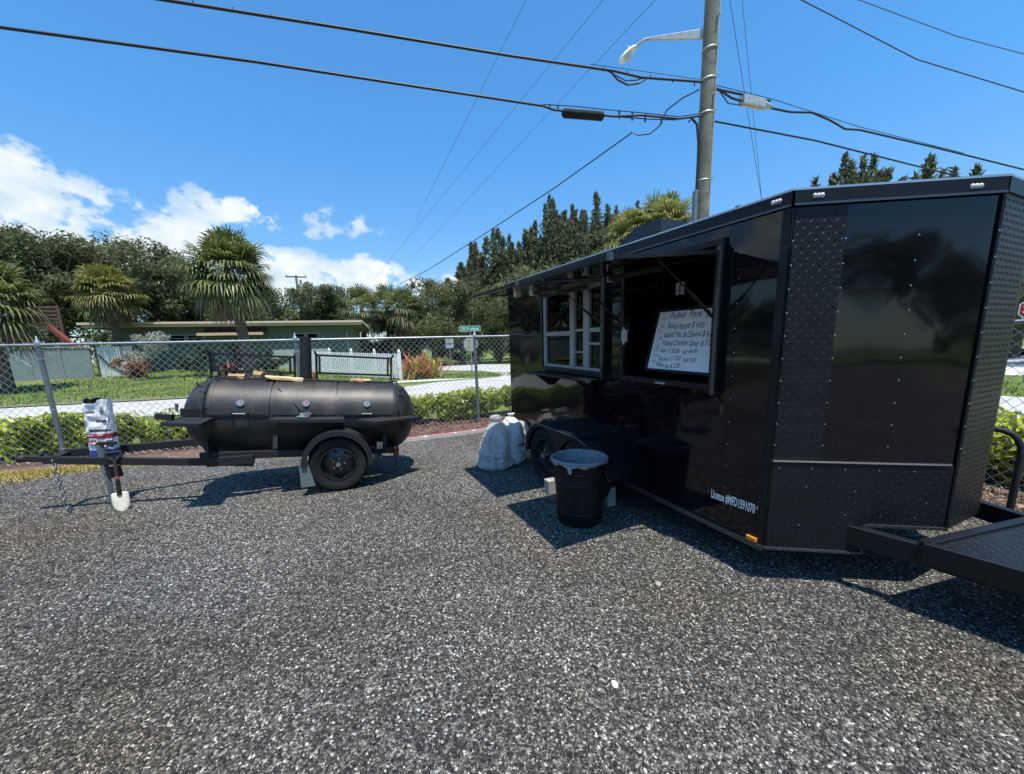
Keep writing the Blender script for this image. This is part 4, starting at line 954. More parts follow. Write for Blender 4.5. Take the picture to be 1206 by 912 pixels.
# shovel leaning on the drawbar
def shovel():
    p0 = Vector((-4.285, 3.985, 0.0)); R = thing('shovel', 'short D-handled shovel with cream blade leaning against the jack leg', 'shovel', p0)
    top = Vector((-.06, .10, .625)); sk = Vector((.0, .015, .19))
    u = (top - sk).normalized()
    bl = MB(); vs = []; prof = [(.0, .055), (.012, .068), (.06, .070), (.12, .070), (.165, .065), (.195, .048), (.208, .026), (.213, .008)]
    ax = Vector((.80, .6, 0)); dn = Vector((.045, -.05, -.235)).normalized()
    top_b = sk + Vector((0, 0, .01))
    for s_, w in prof:
        c_ = top_b + dn * s_; nv = ax.cross(dn).normalized()
        for k in range(7):
            f = (k / 6 - .5) * 2; vs.append(c_ + ax * (w * f) + nv * (.012 * (f * f)))
    fs = [(a * 7 + k, a * 7 + k + 1, (a + 1) * 7 + k + 1, (a + 1) * 7 + k) for a in range(len(prof) - 1) for k in range(6)]
    bl.add(vs, fs); o = bl.build('blade', pbr('cream_painted_steel', (.66, .62, .48), .5, var=.12, vscale=15), R, smooth=True)
    s_ = o.modifiers.new('thickness', 'SOLIDIFY'); s_.thickness = .004
    so_ = MB(); so_.tube([sk - u * .02, sk + u * .14], [.022, .019], 10); so_.build('socket', M_RUBBER, R)
    sh = MB(); sh.tube([sk + u * .12, top - u * .10], .016, 10); sh.build('shaft', pbr('dark_fibreglass', (.035, .022, .02), .45), R)
    co = MB(); co.tube([sk + u * .16, sk + u * .18], .0185, 10); co.build('collar', M_ORANGE, R)
    hd = MB(); a = top - u * .10; w = Vector((.8, .5, 0)).normalized() * .062
    hd.tube([a, a + w + u * .06, top + w + u * .01], .014, 8); hd.tube([a, a - w + u * .06, top - w + u * .01], .014, 8); hd.tube([top - w * 1.05, top + w * 1.05], .015, 8); hd.build('d_handle', M_MATTE, R)
shovel()

# ------------------------------------------------------------------ trash can, blocks and sacks by the trailer wheels
def trash_can():
    R = thing('trash_can', 'black round trash can with a clear liner folded over its rim', 'trash can', (.603, 3.41, 0))
    b = MB(); b.lathe([(.001, .012), (.185, .012), (.195, .0), (.203, .02), (.212, .2), (.222, .38), (.224, .385), (.222, .39), (.236, .56), (.245, .572), (.249, .60), (.240, .60), (.225, .5), (.20, .05), (.001, .04)], n=48)
    b.build('can_body', M_CANBLK, R, smooth=True)
    rb = MB()
    for z, r in ((.12, .2085), (.385, .2235), (.50, .2325)): rb.lathe([(r, z - .010), (r + .005, z), (r, z + .010)], n=40)
    kind(rb.build('moulded_bands', M_CANBLK, R, smooth=True), 'stuff')
    for a in (radians(200), radians(20)):
        h = MB(); c_, s_ = cos(a), sin(a); t = Vector((-s_, c_, 0)); p = Vector((.245 * c_, .245 * s_, .52)); o = Vector((c_, s_, 0))
        h.tube([p - t * .06, p - t * .05 + o * .035 - Vector((0, 0, .012)), p + t * .05 + o * .035 - Vector((0, 0, .012)), p + t * .06], .012, 8); h.build('can_handle', M_CANBLK, R)
    l = MB(); n = 64; prof = [(.001, .22), (.15, .24), (.180, .34), (.196, .46), (.212, .55), (.232, .606), (.250, .617), (.262, .608), (.262, .594), (.258, .580)]; vs = []
    for k, (r, z) in enumerate(prof):
        for j in range(n):
            t = 2 * pi * j / n; w = .007 * (1 - 2 * abs(sin(7 * t + .5 * k))) + .006 * (1 - 2 * abs(sin(15 * t - .7 * k))); rr = r + (w * .6 if k < 5 else w * .4); rr = min(rr, .234) if k < 5 else rr; rr = max(rr, .257) if k > 6 else rr
            vs.append((rr * cos(t), rr * sin(t), z + (.010 * sin(5 * t) + .007 * sin(17 * t) if k > 8 else 0)))
    l.add(vs, [(k * n + j, k * n + (j + 1) % n, (k + 1) * n + (j + 1) % n, (k + 1) * n + j) for k in range(len(prof) - 1) for j in range(n)])
    lo = l.build('bin_liner', M_LINER, R, smooth=True)
    k = MB(); a = radians(242); c_ = Vector((.266 * cos(a), .266 * sin(a), .575)); k.sphere(c_, .026, 8, 6, (1, 1, .8)); k.sphere(c_ + Vector((.0, -.015, -.025)), .018, 8, 6, (1, 1, 1.6)); k.tube([c_, c_ + Vector((-.05, .0, .025))], .009, 6); k.tube([c_, c_ + Vector((.06, -.02, .015))], .008, 6); k.build('liner_knot', M_LINER, lo, smooth=True)
trash_can()
for (x, y, w, d, h, rz, lb) in ((.43, 4.12, .16, .11, .155, 24, 'pale wheel block showing left of the trash can'), (.955, 3.72, .10, .11, .20, 24, 'thin pale wheel block showing right of the trash can')):
    b = MB(); b.box(-w / 2, w / 2, -d / 2, d / 2, 0, h); o = b.build('wheel_block', M_BLOCK, bevel=.008); o.location = (x, y, 0); o.rotation_euler = (0, 0, radians(rz)); tag(o, lb, 'block', 'wheel blocks under the food trailer')

def sack(name, label, loc, prof, mat, seed, squash=(1, 1), amp=.05, rz=0, lean=(0, 0), group=None, freq=3.6):
    from mathutils import noise
    n, sub = 110, 9; zs = []; off = Vector((seed * 3.7, seed * 1.3, seed * .7))
    for (ra, za), (rb, zb) in zip(prof[:-1], prof[1:]):
        for k in range(sub): f = k / sub; zs.append((ra + (rb - ra) * f, za + (zb - za) * f))
    zs.append(prof[-1]); vs = []
    for r, z in zs:
        for j in range(n):
            t = 2 * pi * j / n; p = Vector((r * cos(t) * squash[0], r * sin(t) * squash[1], z))
            q = off + Vector((p.x * 1.25, p.y * 1.25, p.z * (1.3 if p.z < .2 else .26 + .55 * max(0, .35 - p.z)))) * freq + noise.noise_vector(p * 3 + off) * .9
            w = amp * ((.30 - abs(noise.noise(q))) * 1.5 + (.25 - abs(noise.noise(q * 2.1))) * .55 + (.2 - abs(noise.noise(q * 4.3))) * .16) * min(1, r / .1)
            d = Vector((cos(t), sin(t), .25)).normalized(); p += d * w
            vs.append((p.x + lean[0] * z, p.y + lean[1] * z, max(0.001, p.z)))
    mb = MB(); mb.add(vs, [(k * n + j, k * n + (j + 1) % n, (k + 1) * n + (j + 1) % n, (k + 1) * n + j) for k in range(len(zs) - 1) for j in range(n)] + [tuple(range(n - 1, -1, -1))])
    o = mb.build(name, mat, smooth=True); o.data.shade_smooth(); o.location = loc; o.rotation_euler = (0, 0, rz); o.scale = (1, 1, .88); return tag(o, label, 'bag', group)
sack('plastic_bag', 'grey translucent plastic bag slumped in front of the white sack', (-.26, 5.12, 0), [(.18, 0), (.225, .04), (.215, .12), (.175, .24), (.165, .36), (.15, .48), (.115, .60), (.06, .69), (.035, .72), (.06, .76), (.05, .80), (.005, .80)], M_GBAG, 3, (1.0, .85), .10, lean=(.05, .12), group='bags beside the trailer wheel')
ws = sack('plastic_sack', 'bright white sack with a red stripe between the grey bags', (-.01, 5.34, 0), [(.13, 0), (.165, .05), (.16, .25), (.15, .45), (.12, .62), (.07, .73), (.03, .77), (.05, .80), (.005, .80)], M_WBAG, 8, (1.0, .85), .065, group='bags beside the trailer wheel', freq=4.2)
st = MB(); st.lathe([(.174, .30), (.178, .315), (.174, .335)], n=40, a0=radians(180), a1=radians(360)); st.xf(lambda x, y, z: (x * 1.05, y * .82, z)); st.build('red_stripe', M_REDP, ws)
sack('plastic_bag', 'grey crumpled bag half hidden behind the trailer fender', (.12, 5.56, 0), [(.14, 0), (.19, .06), (.19, .25), (.17, .42), (.12, .55), (.05, .62), (.005, .64)], M_GBAG, 12, (1.0, .85), .10, group='bags beside the trailer wheel')

# bent black pipe with taped end behind the drawbar
def pipe():
    R = thing('bent_pipe', 'bent black pipe with yellow-green taped end behind the drawbar', 'pipe', (4.25, 3.10, 0))
    p = MB(); pts = [(0, 0, 0), (0, 0, .30), (0, 0, .58), (-.004, .006, .66), (-.018, .026, .72), (-.04, .05, .762), (-.07, .09, .785), (-.115, .15, .80), (-.20, .27, .815), (-.30, .40, .82)]
    p.tube(pts[:8], .024, 12); p.build('pipe_body', M_MATTE, R, smooth=True)
    t = MB(); t.tube(pts[7:9], .027, 12); t.build('tape_wrap', M_TAPE, R, smooth=True)
    e = MB(); e.tube(pts[8:], .022, 12); e.build('pipe_end', M_MATTE, R, smooth=True)
    f = MB(); f.lathe([(.001, .0), (.07, .0), (.07, .012), (.024, .016)], n=20); f.build('foot_flange', M_MATTE, R)
pipe()

# ------------------------------------------------------------------ chain-link fences
def chain_mesh(org, d, nrm, k0, k1, z0, z1, pitch, r, skip=lambda k: False):
    n = int(round((k1 - k0) / (pitch / 2))); rows = int(round((z1 - z0) / (pitch / 2))); V, F = [], []
    org, d, nrm = np.array(org), np.array(d), np.array(nrm); off = 0
    cs = [(cos(a), sin(a)) for a in (pi / 2, pi * 7 / 6, pi * 11 / 6)]
    for i in range(0, n - 1):
        # one woven wire zigzags between column i and i+1
        pts = []
        for j in range(rows + 1):
            c_ = i + ((j + i) % 2); pts.append(org + d * (k0 + c_ * pitch / 2) + nrm * (.004 * (1 if (j + i) % 2 else -1)) + np.array([0, 0, z0 + j * pitch / 2]))
        if (rows + i) % 2 == 0:
            pass
        e = pts[-1] + d * 0.0 + np.array([0, 0, .035]); pts.append(e)
        pts = np.array(pts); m = len(pts)
        ring = np.stack([pts + d * (r * a) + nrm * (r * b) for a, b in cs], 1).reshape(-1, 3); V.append(ring)
        idx = np.arange(m - 1)[:, None]
        for q in range(3):
            q2 = (q + 1) % 3; F.append(np.concatenate([idx * 3 + q, idx * 3 + q2, (idx + 1) * 3 + q2, (idx + 1) * 3 + q], 1) + off)
        off += m * 3
    return np.concatenate(V), np.concatenate(F)
def post_mb(p, h, r):
    m_ = MB(); m_.tube([(p.x, p.y, -.05), (p.x, p.y, h - .05)], r, 14); return m_
def fence(name, label, org, d, nrm, k0, k1, h, posts, meshk, rail_extra=0.0, spread=True):
    R = thing(name, label, 'fence', tuple(org + d * posts[1])); o = Vector(R.location)
    def put(mb, nm, mat, par=R, smooth=True): mb.xf(lambda x, y, z: (x - (o.x if par is R else par['_ox']), y - (o.y if par is R else par['_oy']), z)); return mb.build(nm, mat, par, smooth=smooth)
    for k in posts:
        p = org + d * k
        po = put(post_mb(p, h, .033), 'fence_post', M_GALVD)
        c_ = MB(); q = p - o; c_.lathe([(.036, h - .09), (.041, h - .08), (.041, h - .02), (.03, h + .0), (.018, h + .025), (.006, h + .075), (.001, h + .08)], (q.x, q.y, 0), n=14); c_.build('post_cap', M_GALV, po, smooth=True)
        b = MB()
        for z in (h * .86, h * .45, h * .12): b.lathe([(.0345, z - .012), (.037, z), (.0345, z + .012)], (q.x, q.y, 0), n=14)
        b.build('tension_band', M_GALV, po)
    rl_ = MB(); a, b = org + d * k0 - o, org + d * k1 - o; rl_.tube([(a.x, a.y, h - .055), (b.x, b.y, h - .055)], .021, 12); rl_.build('top_rail', M_GALV, R, smooth=True)
    V, F = chain_mesh((org - o)[:], d[:], nrm[:], meshk[0], meshk[1], .04, h - .045, .112, .0037)
    # every knuckle leans its own way
    kind(npmesh('chain_link_mesh', V, F, M_WIRE, R), 'stuff')
    return R
chain_left = fence('chain_link_fence', 'long chain-link fence running behind the smoker, galvanised posts', FA, FD, -FN, -16.0, 10.3, 1.94, [-15.6, -12.1, -8.6, -3.6, 0, 3.52, 6.97, 10.25], (-16.0, 10.25))
chain_right = fence('chain_link_fence', 'short stretch of chain-link fence beyond the trailer drawbar', RC, RD, -RN, 0.1, 13.0, 1.76, [0.1, 3.3, 8.2, 11.4], (0.1, 13.0))
# fan of loose wire and coil clamps on the left post
cw = MB(); a = FA + FD * -.02 - FN * .04; cw.tube([tuple(a + Vector((-.36, -.05, 1.82))), tuple(a + Vector((-.30, -.05, 1.74))), tuple(a + Vector((-.05, -.05, 1.55))), tuple(a + Vector((.0, -.04, 1.58)))], .008, 6); cw.tube([tuple(a + Vector((-.36, -.05, 1.80))), tuple(a + Vector((-.36, -.05, 1.90)))], .012, 6); cw.tube([tuple(a + Vector((-.2, -.05, 1.68))), tuple(a + Vector((-.19, -.05, 1.80)))], .010, 6)
tag(cw.build('loose_tie_wire', M_GALV, recenter=True), 'stray bent tie wire hooked on the fence post left of the charcoal bag', 'wire')
# painted edging strip at the lot's end
def edging():
    R = thing('edging_kerb', 'low concrete edging with a worn red painted line by the bags', 'kerb', tuple(fl(7.0, -1.0)))
    o = Vector(R.location)
    pts = [fl(4.6, -1.22) - o, fl(6.2, -1.12) - o, fl(7.3, -.98) - o, fl(8.6, -.86) - o]
    k = MB()
    for a, b in zip(pts[:-1], pts[1:]): k.bar(a + Vector((0, 0, .02)), b + Vector((0, 0, .02)), .10, .07)
    k.build('kerb_body', M_WALK, R)
    k = MB()
    for a, b in zip(pts[:-1], pts[1:]):
        for f0, f1 in ((.02, .3), (.36, .62), (.66, .98)): k.bar(a.lerp(b, f0) + Vector((0, -.02, .0585)), a.lerp(b, f1) + Vector((0, -.02, .0585)), .045, .006)
    k.build('red_paint_line', pbr('faded_red_paint', (.48, .08, .07), .7, dirt=(.5, .4, .36), dscale=8), R)
edging()

# ------------------------------------------------------------------ foliage helpers
def leaves(C, size, aspect=1.0, up=0.0, outward=None, droop=0.0, jit=.35):
    n = len(C); nv = rng.normal(0, 1, (n, 3)); nv[:, 2] += up
    if outward is not None: nv += outward
    nv /= np.linalg.norm(nv, axis=1)[:, None]
    t = np.cross(nv, rng.normal(0, 1, (n, 3))); t[:, 2] -= droop; t -= nv * (t * nv).sum(1)[:, None]; t /= np.linalg.norm(t, axis=1)[:, None] + 1e-9
    b = np.cross(nv, t); s = size * rng.uniform(1 - jit, 1 + jit, n)[:, None]
    V = np.stack([C - t * s, C + b * s / aspect * .5 + nv * s * .12, C + t * s, C - b * s / aspect * .5 + nv * s * .12], 1).reshape(-1, 3)
    return V, (np.arange(n * 4).reshape(n, 4))
def crown_pts(n, clumps, rad, clr):
    """points scattered through leaf clumps that fill an uneven ellipsoid"""
    c_ = rng.normal(0, 1, (clumps, 3)); c_ /= np.linalg.norm(c_, axis=1)[:, None]; c_ *= (rng.random(clumps) ** .45)[:, None] * np.array(rad)
    cr = clr * rng.uniform(.55, 1.25, clumps); k = rng.integers(0, clumps, n)
    p = rng.normal(0, 1, (n, 3)); p /= np.linalg.norm(p, axis=1)[:, None]; p *= (rng.random(n) ** .4)[:, None]
    return c_[k] + p * cr[k][:, None] * np.array([1, 1, .75]), p
def broadleaf(name, label, x, y, h, rad, mat, n=9000, clumps=34, leaf=.26, group=None, trunk_r=.28, seed=0, bottom=.25):
    R = thing(name, label, 'tree', (x, y, gz(x, y) - .02), group=group)
    n = int(n * 2.6); P, o = crown_pts(n, int(clumps * 1.5), (rad, rad, (h * (1 - bottom)) / 2 * .86), rad * .36); P[:, 2] += h * (bottom + (1 - bottom) / 2)
    P[:, 2] = np.clip(P[:, 2], .3, None)
    V, F = leaves(P, leaf * .62, 1.5, .35, o * .9); npmesh('crown', V, F, mat, R)
    t = MB(); t.tube([(0, 0, -.3), (.1, 0, h * .2), (.05, .1, h * .42), (.2, .1, h * .7)], [trunk_r * 1.2, trunk_r, trunk_r * .8, trunk_r * .3], 8)
    for k in range(5):
        a = k * 1.26 + seed; b = h * (.25 + .05 * k); t.tube([(.05, .05, b), (cos(a) * rad * .4, sin(a) * rad * .4, b + h * .15), (cos(a) * rad * .75, sin(a) * rad * .75, b + h * .32)], [trunk_r * .5, trunk_r * .35, trunk_r * .1], 6)
    t.build('trunk', M_BARK, R, smooth=True); return R
def casuarina(label, x, y, h, w, n=2600, group=None):
    R = thing('casuarina_tree', label, 'tree', (x, y, -.02), group=group); C, O = [], []
    spires = [(0, 0, h, w * .15)]
    for k in range(30):
        q = random.uniform(-1, 1); spires.append((q * w * .62, random.uniform(-1, 1) * w * .45, h * (1 - .26 * abs(q) - .30 * random.random() ** 1.4), w * random.uniform(.15, .26)))
    for sx_, sy_, sh, sr in spires:
        m_ = int(n * .05); f = rng.random(m_) ** .7; z0 = sh * random.uniform(.30, .62); z = z0 + (sh - z0) * f
        lob = .72 + .30 * np.sin(z * 2.3 + sx_ * 5) + .18 * np.sin(z * 5.3 + sy_ * 7)
        r = sr * 1.35 * np.sqrt(np.clip(1 - f ** 2.6, 0, 1)) * (.45 + .55 * np.sin(np.pi * np.clip(f * .8 + .2, 0, 1))) * lob + .06; a = rng.uniform(0, 2 * pi, m_); q = np.sqrt(rng.random(m_))
        lean = rng.normal(0, .03, 2)
        C.append(np.stack([sx_ + lean[0] * (z - z0) + r * q * np.cos(a), sy_ + lean[1] * (z - z0) + r * q * np.sin(a), z], 1)); O.append(np.stack([np.cos(a), np.sin(a), 0 * a], 1))
    C = np.concatenate(C); O = np.concatenate(O)
    n2 = len(C); t = np.stack([rng.normal(0, .55, n2), rng.normal(0, .55, n2), rng.normal(.75, .55, n2)], 1) + O * .5; t /= np.linalg.norm(t, axis=1)[:, None]
    b = np.cross(t, rng.normal(0, 1, (n2, 3))); b /= np.linalg.norm(b, axis=1)[:, None]; s = rng.uniform(.20, .50, n2)[:, None]
    V = np.stack([C - t * s, C + b * .10, C + t * s, C - b * .10], 1).reshape(-1, 3)
    npmesh('crown', V, np.arange(n2 * 4).reshape(-1, 4), M_PINE, R)
    tr = MB()
    for sx_, sy_, sh, sr in spires: tr.tube([(sx_ * .12, sy_ * .12, -.2 if sh == h else h * .12), (sx_ * .55, sy_ * .55, sh * .45), (sx_, sy_, sh * .92)], [.20, .09, .02], 5)
    tr.build('trunk', M_BARK, R); return R
def fan_frond(C, F, base, d, Lp, Lb, nl, droop, w=.045):
    d = d.normalized(); side = d.cross(Vector((0, 0, 1)))
    if side.length < .05: side = Vector((1, 0, 0))
    side.normalize(); up = side.cross(d).normalized(); hub = base + d * Lp - Vector((0, 0, 1)) * (droop * .25 * Lp)
    for k in range(nl):
        a = radians(-105 + 210 * k / (nl - 1)); dr = d * cos(a) + side * sin(a) + up * (.25 * cos(a) - .08 + random.uniform(-.06, .06)); dr.normalize()
        L = Lb * (.68 + .32 * cos(a * .8)) * random.uniform(.85, 1.1); q = dr.cross(up).normalized() * w
        m1 = hub + dr * L * .45 - Vector((0, 0, droop * .05 * L)); m2 = hub + dr * L * .78 - Vector((0, 0, droop * .22 * L)); tip = hub + dr * L * .94 - Vector((0, 0, droop * (.50 + .2 * random.random()) * L)); n = len(C)
        C += [tuple(hub - q * .3), tuple(hub + q * .3), tuple(m1 + q), tuple(m1 - q), tuple(m2 + q * .7), tuple(m2 - q * .7), tuple(tip + q * .1), tuple(tip - q * .1)]
        F += [(n, n + 1, n + 2, n + 3), (n + 3, n + 2, n + 4, n + 5), (n + 5, n + 4, n + 6, n + 7)]
    n = len(C); q = side * .03; C += [tuple(base - q), tuple(base + q), tuple(hub + q), tuple(hub - q)]; F.append((n, n + 1, n + 2, n + 3))
def palm(name, label, x, y, h, cr, mat, fronds=36, dead=10, trunk_r=.17, group=None, lean=(0, 0), nl=22):
    R = thing(name, label, 'palm tree', (x, y, gz(x, y) - .02), group=group); top = Vector((lean[0], lean[1], h - cr * .95))
    t = MB(); t.tube([(0, 0, -.3), (lean[0] * .3, lean[1] * .3, h * .3), tuple(top)], [trunk_r * 1.15, trunk_r, trunk_r * .9], 10)
    for k in range(int(h * 3.2)):
        f = k / (h * 3.2); p = Vector((lean[0] * f, lean[1] * f, top.z * f)); t.lathe([(trunk_r * 1.0, p.z), (trunk_r * 1.13, p.z + .05), (trunk_r * .98, p.z + .12)], (p.x, p.y, 0), n=9)
    t.build('trunk', M_PALMT, R)
    C, F = [], []
    for k in range(fronds):
        f = (k + .5) / fronds; el = radians(76 - 118 * f ** .95); a = k * 2.39996 + random.uniform(-.4, .4); el += random.uniform(-.15, .15)
        d = Vector((cos(a) * cos(el), sin(a) * cos(el), sin(el))); fan_frond(C, F, top + Vector((random.uniform(-.12, .12), random.uniform(-.12, .12), -.15 + .3 * (1 - f))), d, cr * .46 * random.uniform(.7, 1.12), cr * .52 * random.uniform(.85, 1.1), nl, random.uniform(.25, .55) + .45 * f)
    npmesh('fronds', C, F, mat, R)
    if dead:
        C, F = [], []
        for k in range(dead):
            a = k * 2.4; el = radians(18 - 88 * random.random()); d = Vector((cos(a) * cos(el), sin(a) * cos(el), sin(el))); fan_frond(C, F, top + Vector((0, 0, -.15)), d, cr * .44 * random.uniform(.6, 1.1), cr * .48, nl - 6, 1.25)
        npmesh('dead_fronds', C, F, M_DEAD, R)
    return R
def shrub(name, label, x, y, rad, mat, n=900, leaf=.09, cat='shrub', group=None, aspect=2.0, z0=None, stems=True):
    R = thing(name, label, cat, (x, y, gz(x, y) - .01 if z0 is None else z0), group=group)
    P, o = crown_pts(n, 14, rad, min(rad) * .55); P[:, 2] += rad[2] * 1.05; P[:, 2] = np.clip(P[:, 2], .03, None)
    V, F = leaves(P, leaf, aspect, .4, o * .7); npmesh('foliage', V, F, mat, R)
    if stems:
        s = MB()
        for k in range(6): a = k * 1.05; s.tube([(cos(a) * .05, sin(a) * .05, 0), (cos(a) * rad[0] * .5, sin(a) * rad[1] * .5, rad[2] * 1.3)], [.02, .008], 5)
        kind(s.build('stems', M_BARK, R), 'stuff')
    return R
def blades(name, label, x, y, n, L, wid, mats, cat='plant', spread=.5, rad=.12, group=None):
    R = thing(name, label, cat, (x, y, gz(x, y) - .01), group=group)
    for mi, mt in enumerate(mats):
        C, F = [], []
        for k in range(n // len(mats)):
            a = random.uniform(0, 6.283); el = radians(random.uniform(38, 86) if mi else random.uniform(25, 70)); Ln = L * random.uniform(.6, 1.05) * (1.0 if mi == 0 else .72)
            b = Vector((random.gauss(0, rad), random.gauss(0, rad), 0)); d = Vector((cos(a) * cos(el), sin(a) * cos(el), sin(el))); q = d.cross(Vector((0, 0, 1))).normalized() * wid
            m_ = b + d * Ln * .6; t = b + d * Ln - Vector((0, 0, Ln * .16 * cos(el))); i = len(C)
            C += [tuple(b - q * .5), tuple(b + q * .5), tuple(m_ + q), tuple(m_ - q), tuple(t + q * .1), tuple(t - q * .1)]; F.append((i, i + 1, i + 2, i + 3)); F.append((i + 3, i + 2, i + 4, i + 5))
        npmesh('leaf_blades', C, F, mt, R)
    return R

# ------------------------------------------------------------------ hedges just beyond the fences
def hedge(label, c_, d, L, W_, H_, mat=M_HEDGE, n=7500, leaf=.062, group='hedge plants along the fence'):
    R = thing('hedge', label, 'hedge', (c_.x, c_.y, -.01), (0, 0, atan2(d.y, d.x)), group)
    k = int(L * 22); cx = rng.uniform(-L / 2 + .05, L / 2 - .05, k); cy = rng.uniform(-W_ / 2 + .15, W_ / 2 - .15, k); cz = H_ * (.25 + .62 * rng.random(k) ** .7) * (1 + .10 * np.sin(cx * 2.3))
    i = rng.integers(0, k, n); p = rng.normal(0, 1, (n, 3)); p /= np.linalg.norm(p, axis=1)[:, None]; r = rng.uniform(.10, .30, k)
    P = np.stack([cx, cy, cz], 1)[i] + p * (r[i] * rng.random(n) ** .35)[:, None]; P[:, 2] = np.clip(P[:, 2], .04, H_ * 1.06)
    n_ = len(P); nv = p * .8 + np.array([0, 0, .35]) + rng.normal(0, .4, (n_, 3)); nv /= np.linalg.norm(nv, axis=1)[:, None]
    t = np.array([0, 0, 1.0]) + p * .9 + rng.normal(0, .45, (n_, 3)); t -= nv * (t * nv).sum(1)[:, None]; t /= np.linalg.norm(t, axis=1)[:, None]; b = np.cross(nv, t); s = leaf * rng.uniform(.7, 1.35, n_)[:, None]
    V = np.stack([P - t * s * .8, P + b * s * .36 + nv * s * .1, P + t * s, P - b * s * .36 + nv * s * .1], 1).reshape(-1, 3)
    npmesh('foliage', V, np.arange(n_ * 4).reshape(-1, 4), mat, R)
    s_ = MB()
    for q in range(int(L * 5)): x = random.uniform(-L / 2, L / 2); y = random.uniform(-W_ / 4, W_ / 4); s_.tube([(x, y, 0), (x + random.uniform(-.1, .1), y, H_ * .7)], [.014, .006], 5)
    kind(s_.build('stems', M_BARK, R), 'stuff')
    return R
GH = 'hedge plants along the fence'
hedge('bright green hedge at the far left behind the fence post', fl(-.95, .62), FD, 2.7, .8, .68)
hedge('lime green hedge right behind the charcoal bag', fl(1.75, .62), FD, 2.6, .8, .66)
hedge('hedge mostly hidden behind the smoker barrel', fl(3.95, .66), FD, 2.0, .8, .55)
hedge('leafy hedge between the smoker and the middle fence post', fl(6.0, .66), FD, 2.1, .9, .60)
hedge('hedge filling the gap between middle fence post and trailer', fl(7.95, .72), FD, 1.8, .9, .66)
hedge('hedge beyond the left edge, mirrored in the trailer side', fl(-4.2, .62), FD, 3.4, .8, .72, n=6000)
hedge('farther hedge mirrored in the trailer side', fl(-8.2, .62), FD, 3.6, .8, .75, n=5000)
hedge('yellow-green hedge behind the bent pipe', rl(6.55, .66), RD, 2.0, .9, .72, n=8000)
hedge('hedge farther along behind the trailer nose', rl(4.6, .66), RD, 1.7, .9, .72)

# dry weeds at the foot of the fence
def weeds():
    n = 9500; k = rng.normal(0, .62, n) - .62; o = -.42 - np.abs(rng.normal(0, .36, n)) * (1 - .25 * np.abs(np.sin(5 * k))); keep = (k > -2.8) & (k < 1.15) & (rng.random(n) < np.clip(1.25 - 1.2 * (-o - .45) + .5 * np.sin(7 * k), 0, 1)); k, o = k[keep], o[keep]; n = len(k)
    B = np.array(FA) + np.outer(k * 1.35, np.array(FD)) + np.outer(o, np.array(FN)); a = rng.uniform(0, 6.283, n); L = rng.uniform(.02, .085, n); w = .006
    q = np.stack([-np.sin(a), np.cos(a), 0 * a], 1) * w; t = B + np.stack([np.cos(a) * L * .7, np.sin(a) * L * .7, L * .7], 1)
    V = np.stack([B - q, B + q, t + q * .2, t - q * .2], 1).reshape(-1, 3); kind(npmesh('dry_grass', V, np.arange(n * 4).reshape(-1, 4), M_WEED), 'stuff')
weeds()
def litter():
    n = 5200; k = rng.uniform(2.5, 10, n); o = rng.uniform(-.95, .7, n); P1 = np.array(FA) + np.outer(k, np.array(FD)) + np.outer(o, np.array(FN))
    n2 = 3800; k = rng.uniform(3.5, 9.5, n2); o = rng.uniform(-.75, .5, n2); P2 = np.array(RC) + np.outer(k, np.array(RD)) + np.outer(o, np.array(RN))
    for P, mt, nm in ((P1, pbr('mulch_chip', (.15, .072, .055), .95, island=.6), 'mulch_chips'), (P2, pbr('dead_leaf', (.24, .165, .11), .9, island=.6), 'leaf_litter')):
        P[:, 2] = .012; V, F = leaves(P, .032, 1.8, 2.2); kind(npmesh(nm, V, F, mt), 'stuff')
litter()
def fallen_leaves():
    n = 420; k = rng.uniform(-5, 9, n); o = -.6 - np.abs(rng.normal(0, .9, n)); P1 = np.array(FA) + np.outer(k, np.array(FD)) + np.outer(o, np.array(FN))
    m_ = 110; P2 = np.stack([rng.uniform(-5, 4, m_), rng.uniform(1.4, 5.5, m_), 0 * rng.random(m_)], 1); P = np.concatenate([P1, P2]); P[:, 2] = .014
    V, F = leaves(P, .022, 2.2, 2.5); kind(npmesh('fallen_leaves', V, F, MATS['dead_leaf']), 'stuff')
fallen_leaves()
def lawn_blades():
    n = 15000; X = rng.uniform(-26, 0, n); Y = rng.uniform(14, 27, n); d = (X + 19.2) * NRM[0] + (Y - 14.4) * NRM[1]; keep = (d > .2) & (d < 12); X, Y = X[keep], Y[keep]
    X2 = rng.uniform(8, 26, 9000); Y2 = rng.uniform(7, 19, 9000); q = (X2 - 12.75) * RN.x + (Y2 - 9.8) * RN.y; keep = (q > .15) & (q < 4.6); X = np.concatenate([X, X2[keep]]); Y = np.concatenate([Y, Y2[keep]]); n = len(X)
    keep = ~((X > -6.5) & (Y < 23) & (X < 8)); X, Y = X[keep], Y[keep]; n = len(X)
    Z = np.array([gz(a, b) for a, b in zip(X, Y)]); B = np.stack([X, Y, Z - .012], 1); a = rng.uniform(0, 6.283, n); L = rng.uniform(.05, .13, n)
    q = np.stack([-np.sin(a), np.cos(a), 0 * a], 1) * .022; t = B + np.stack([np.cos(a) * L * .4, np.sin(a) * L * .4, L], 1)
    V = np.stack([B - q, B + q, t + q * .2, t - q * .2], 1).reshape(-1, 3); kind(npmesh('lawn_blades', V, np.arange(n * 4).reshape(-1, 4), pbr('lawn_blade', (.150, .205, .042), .7, island=.5, trans=.25)), 'stuff')
lawn_blades()

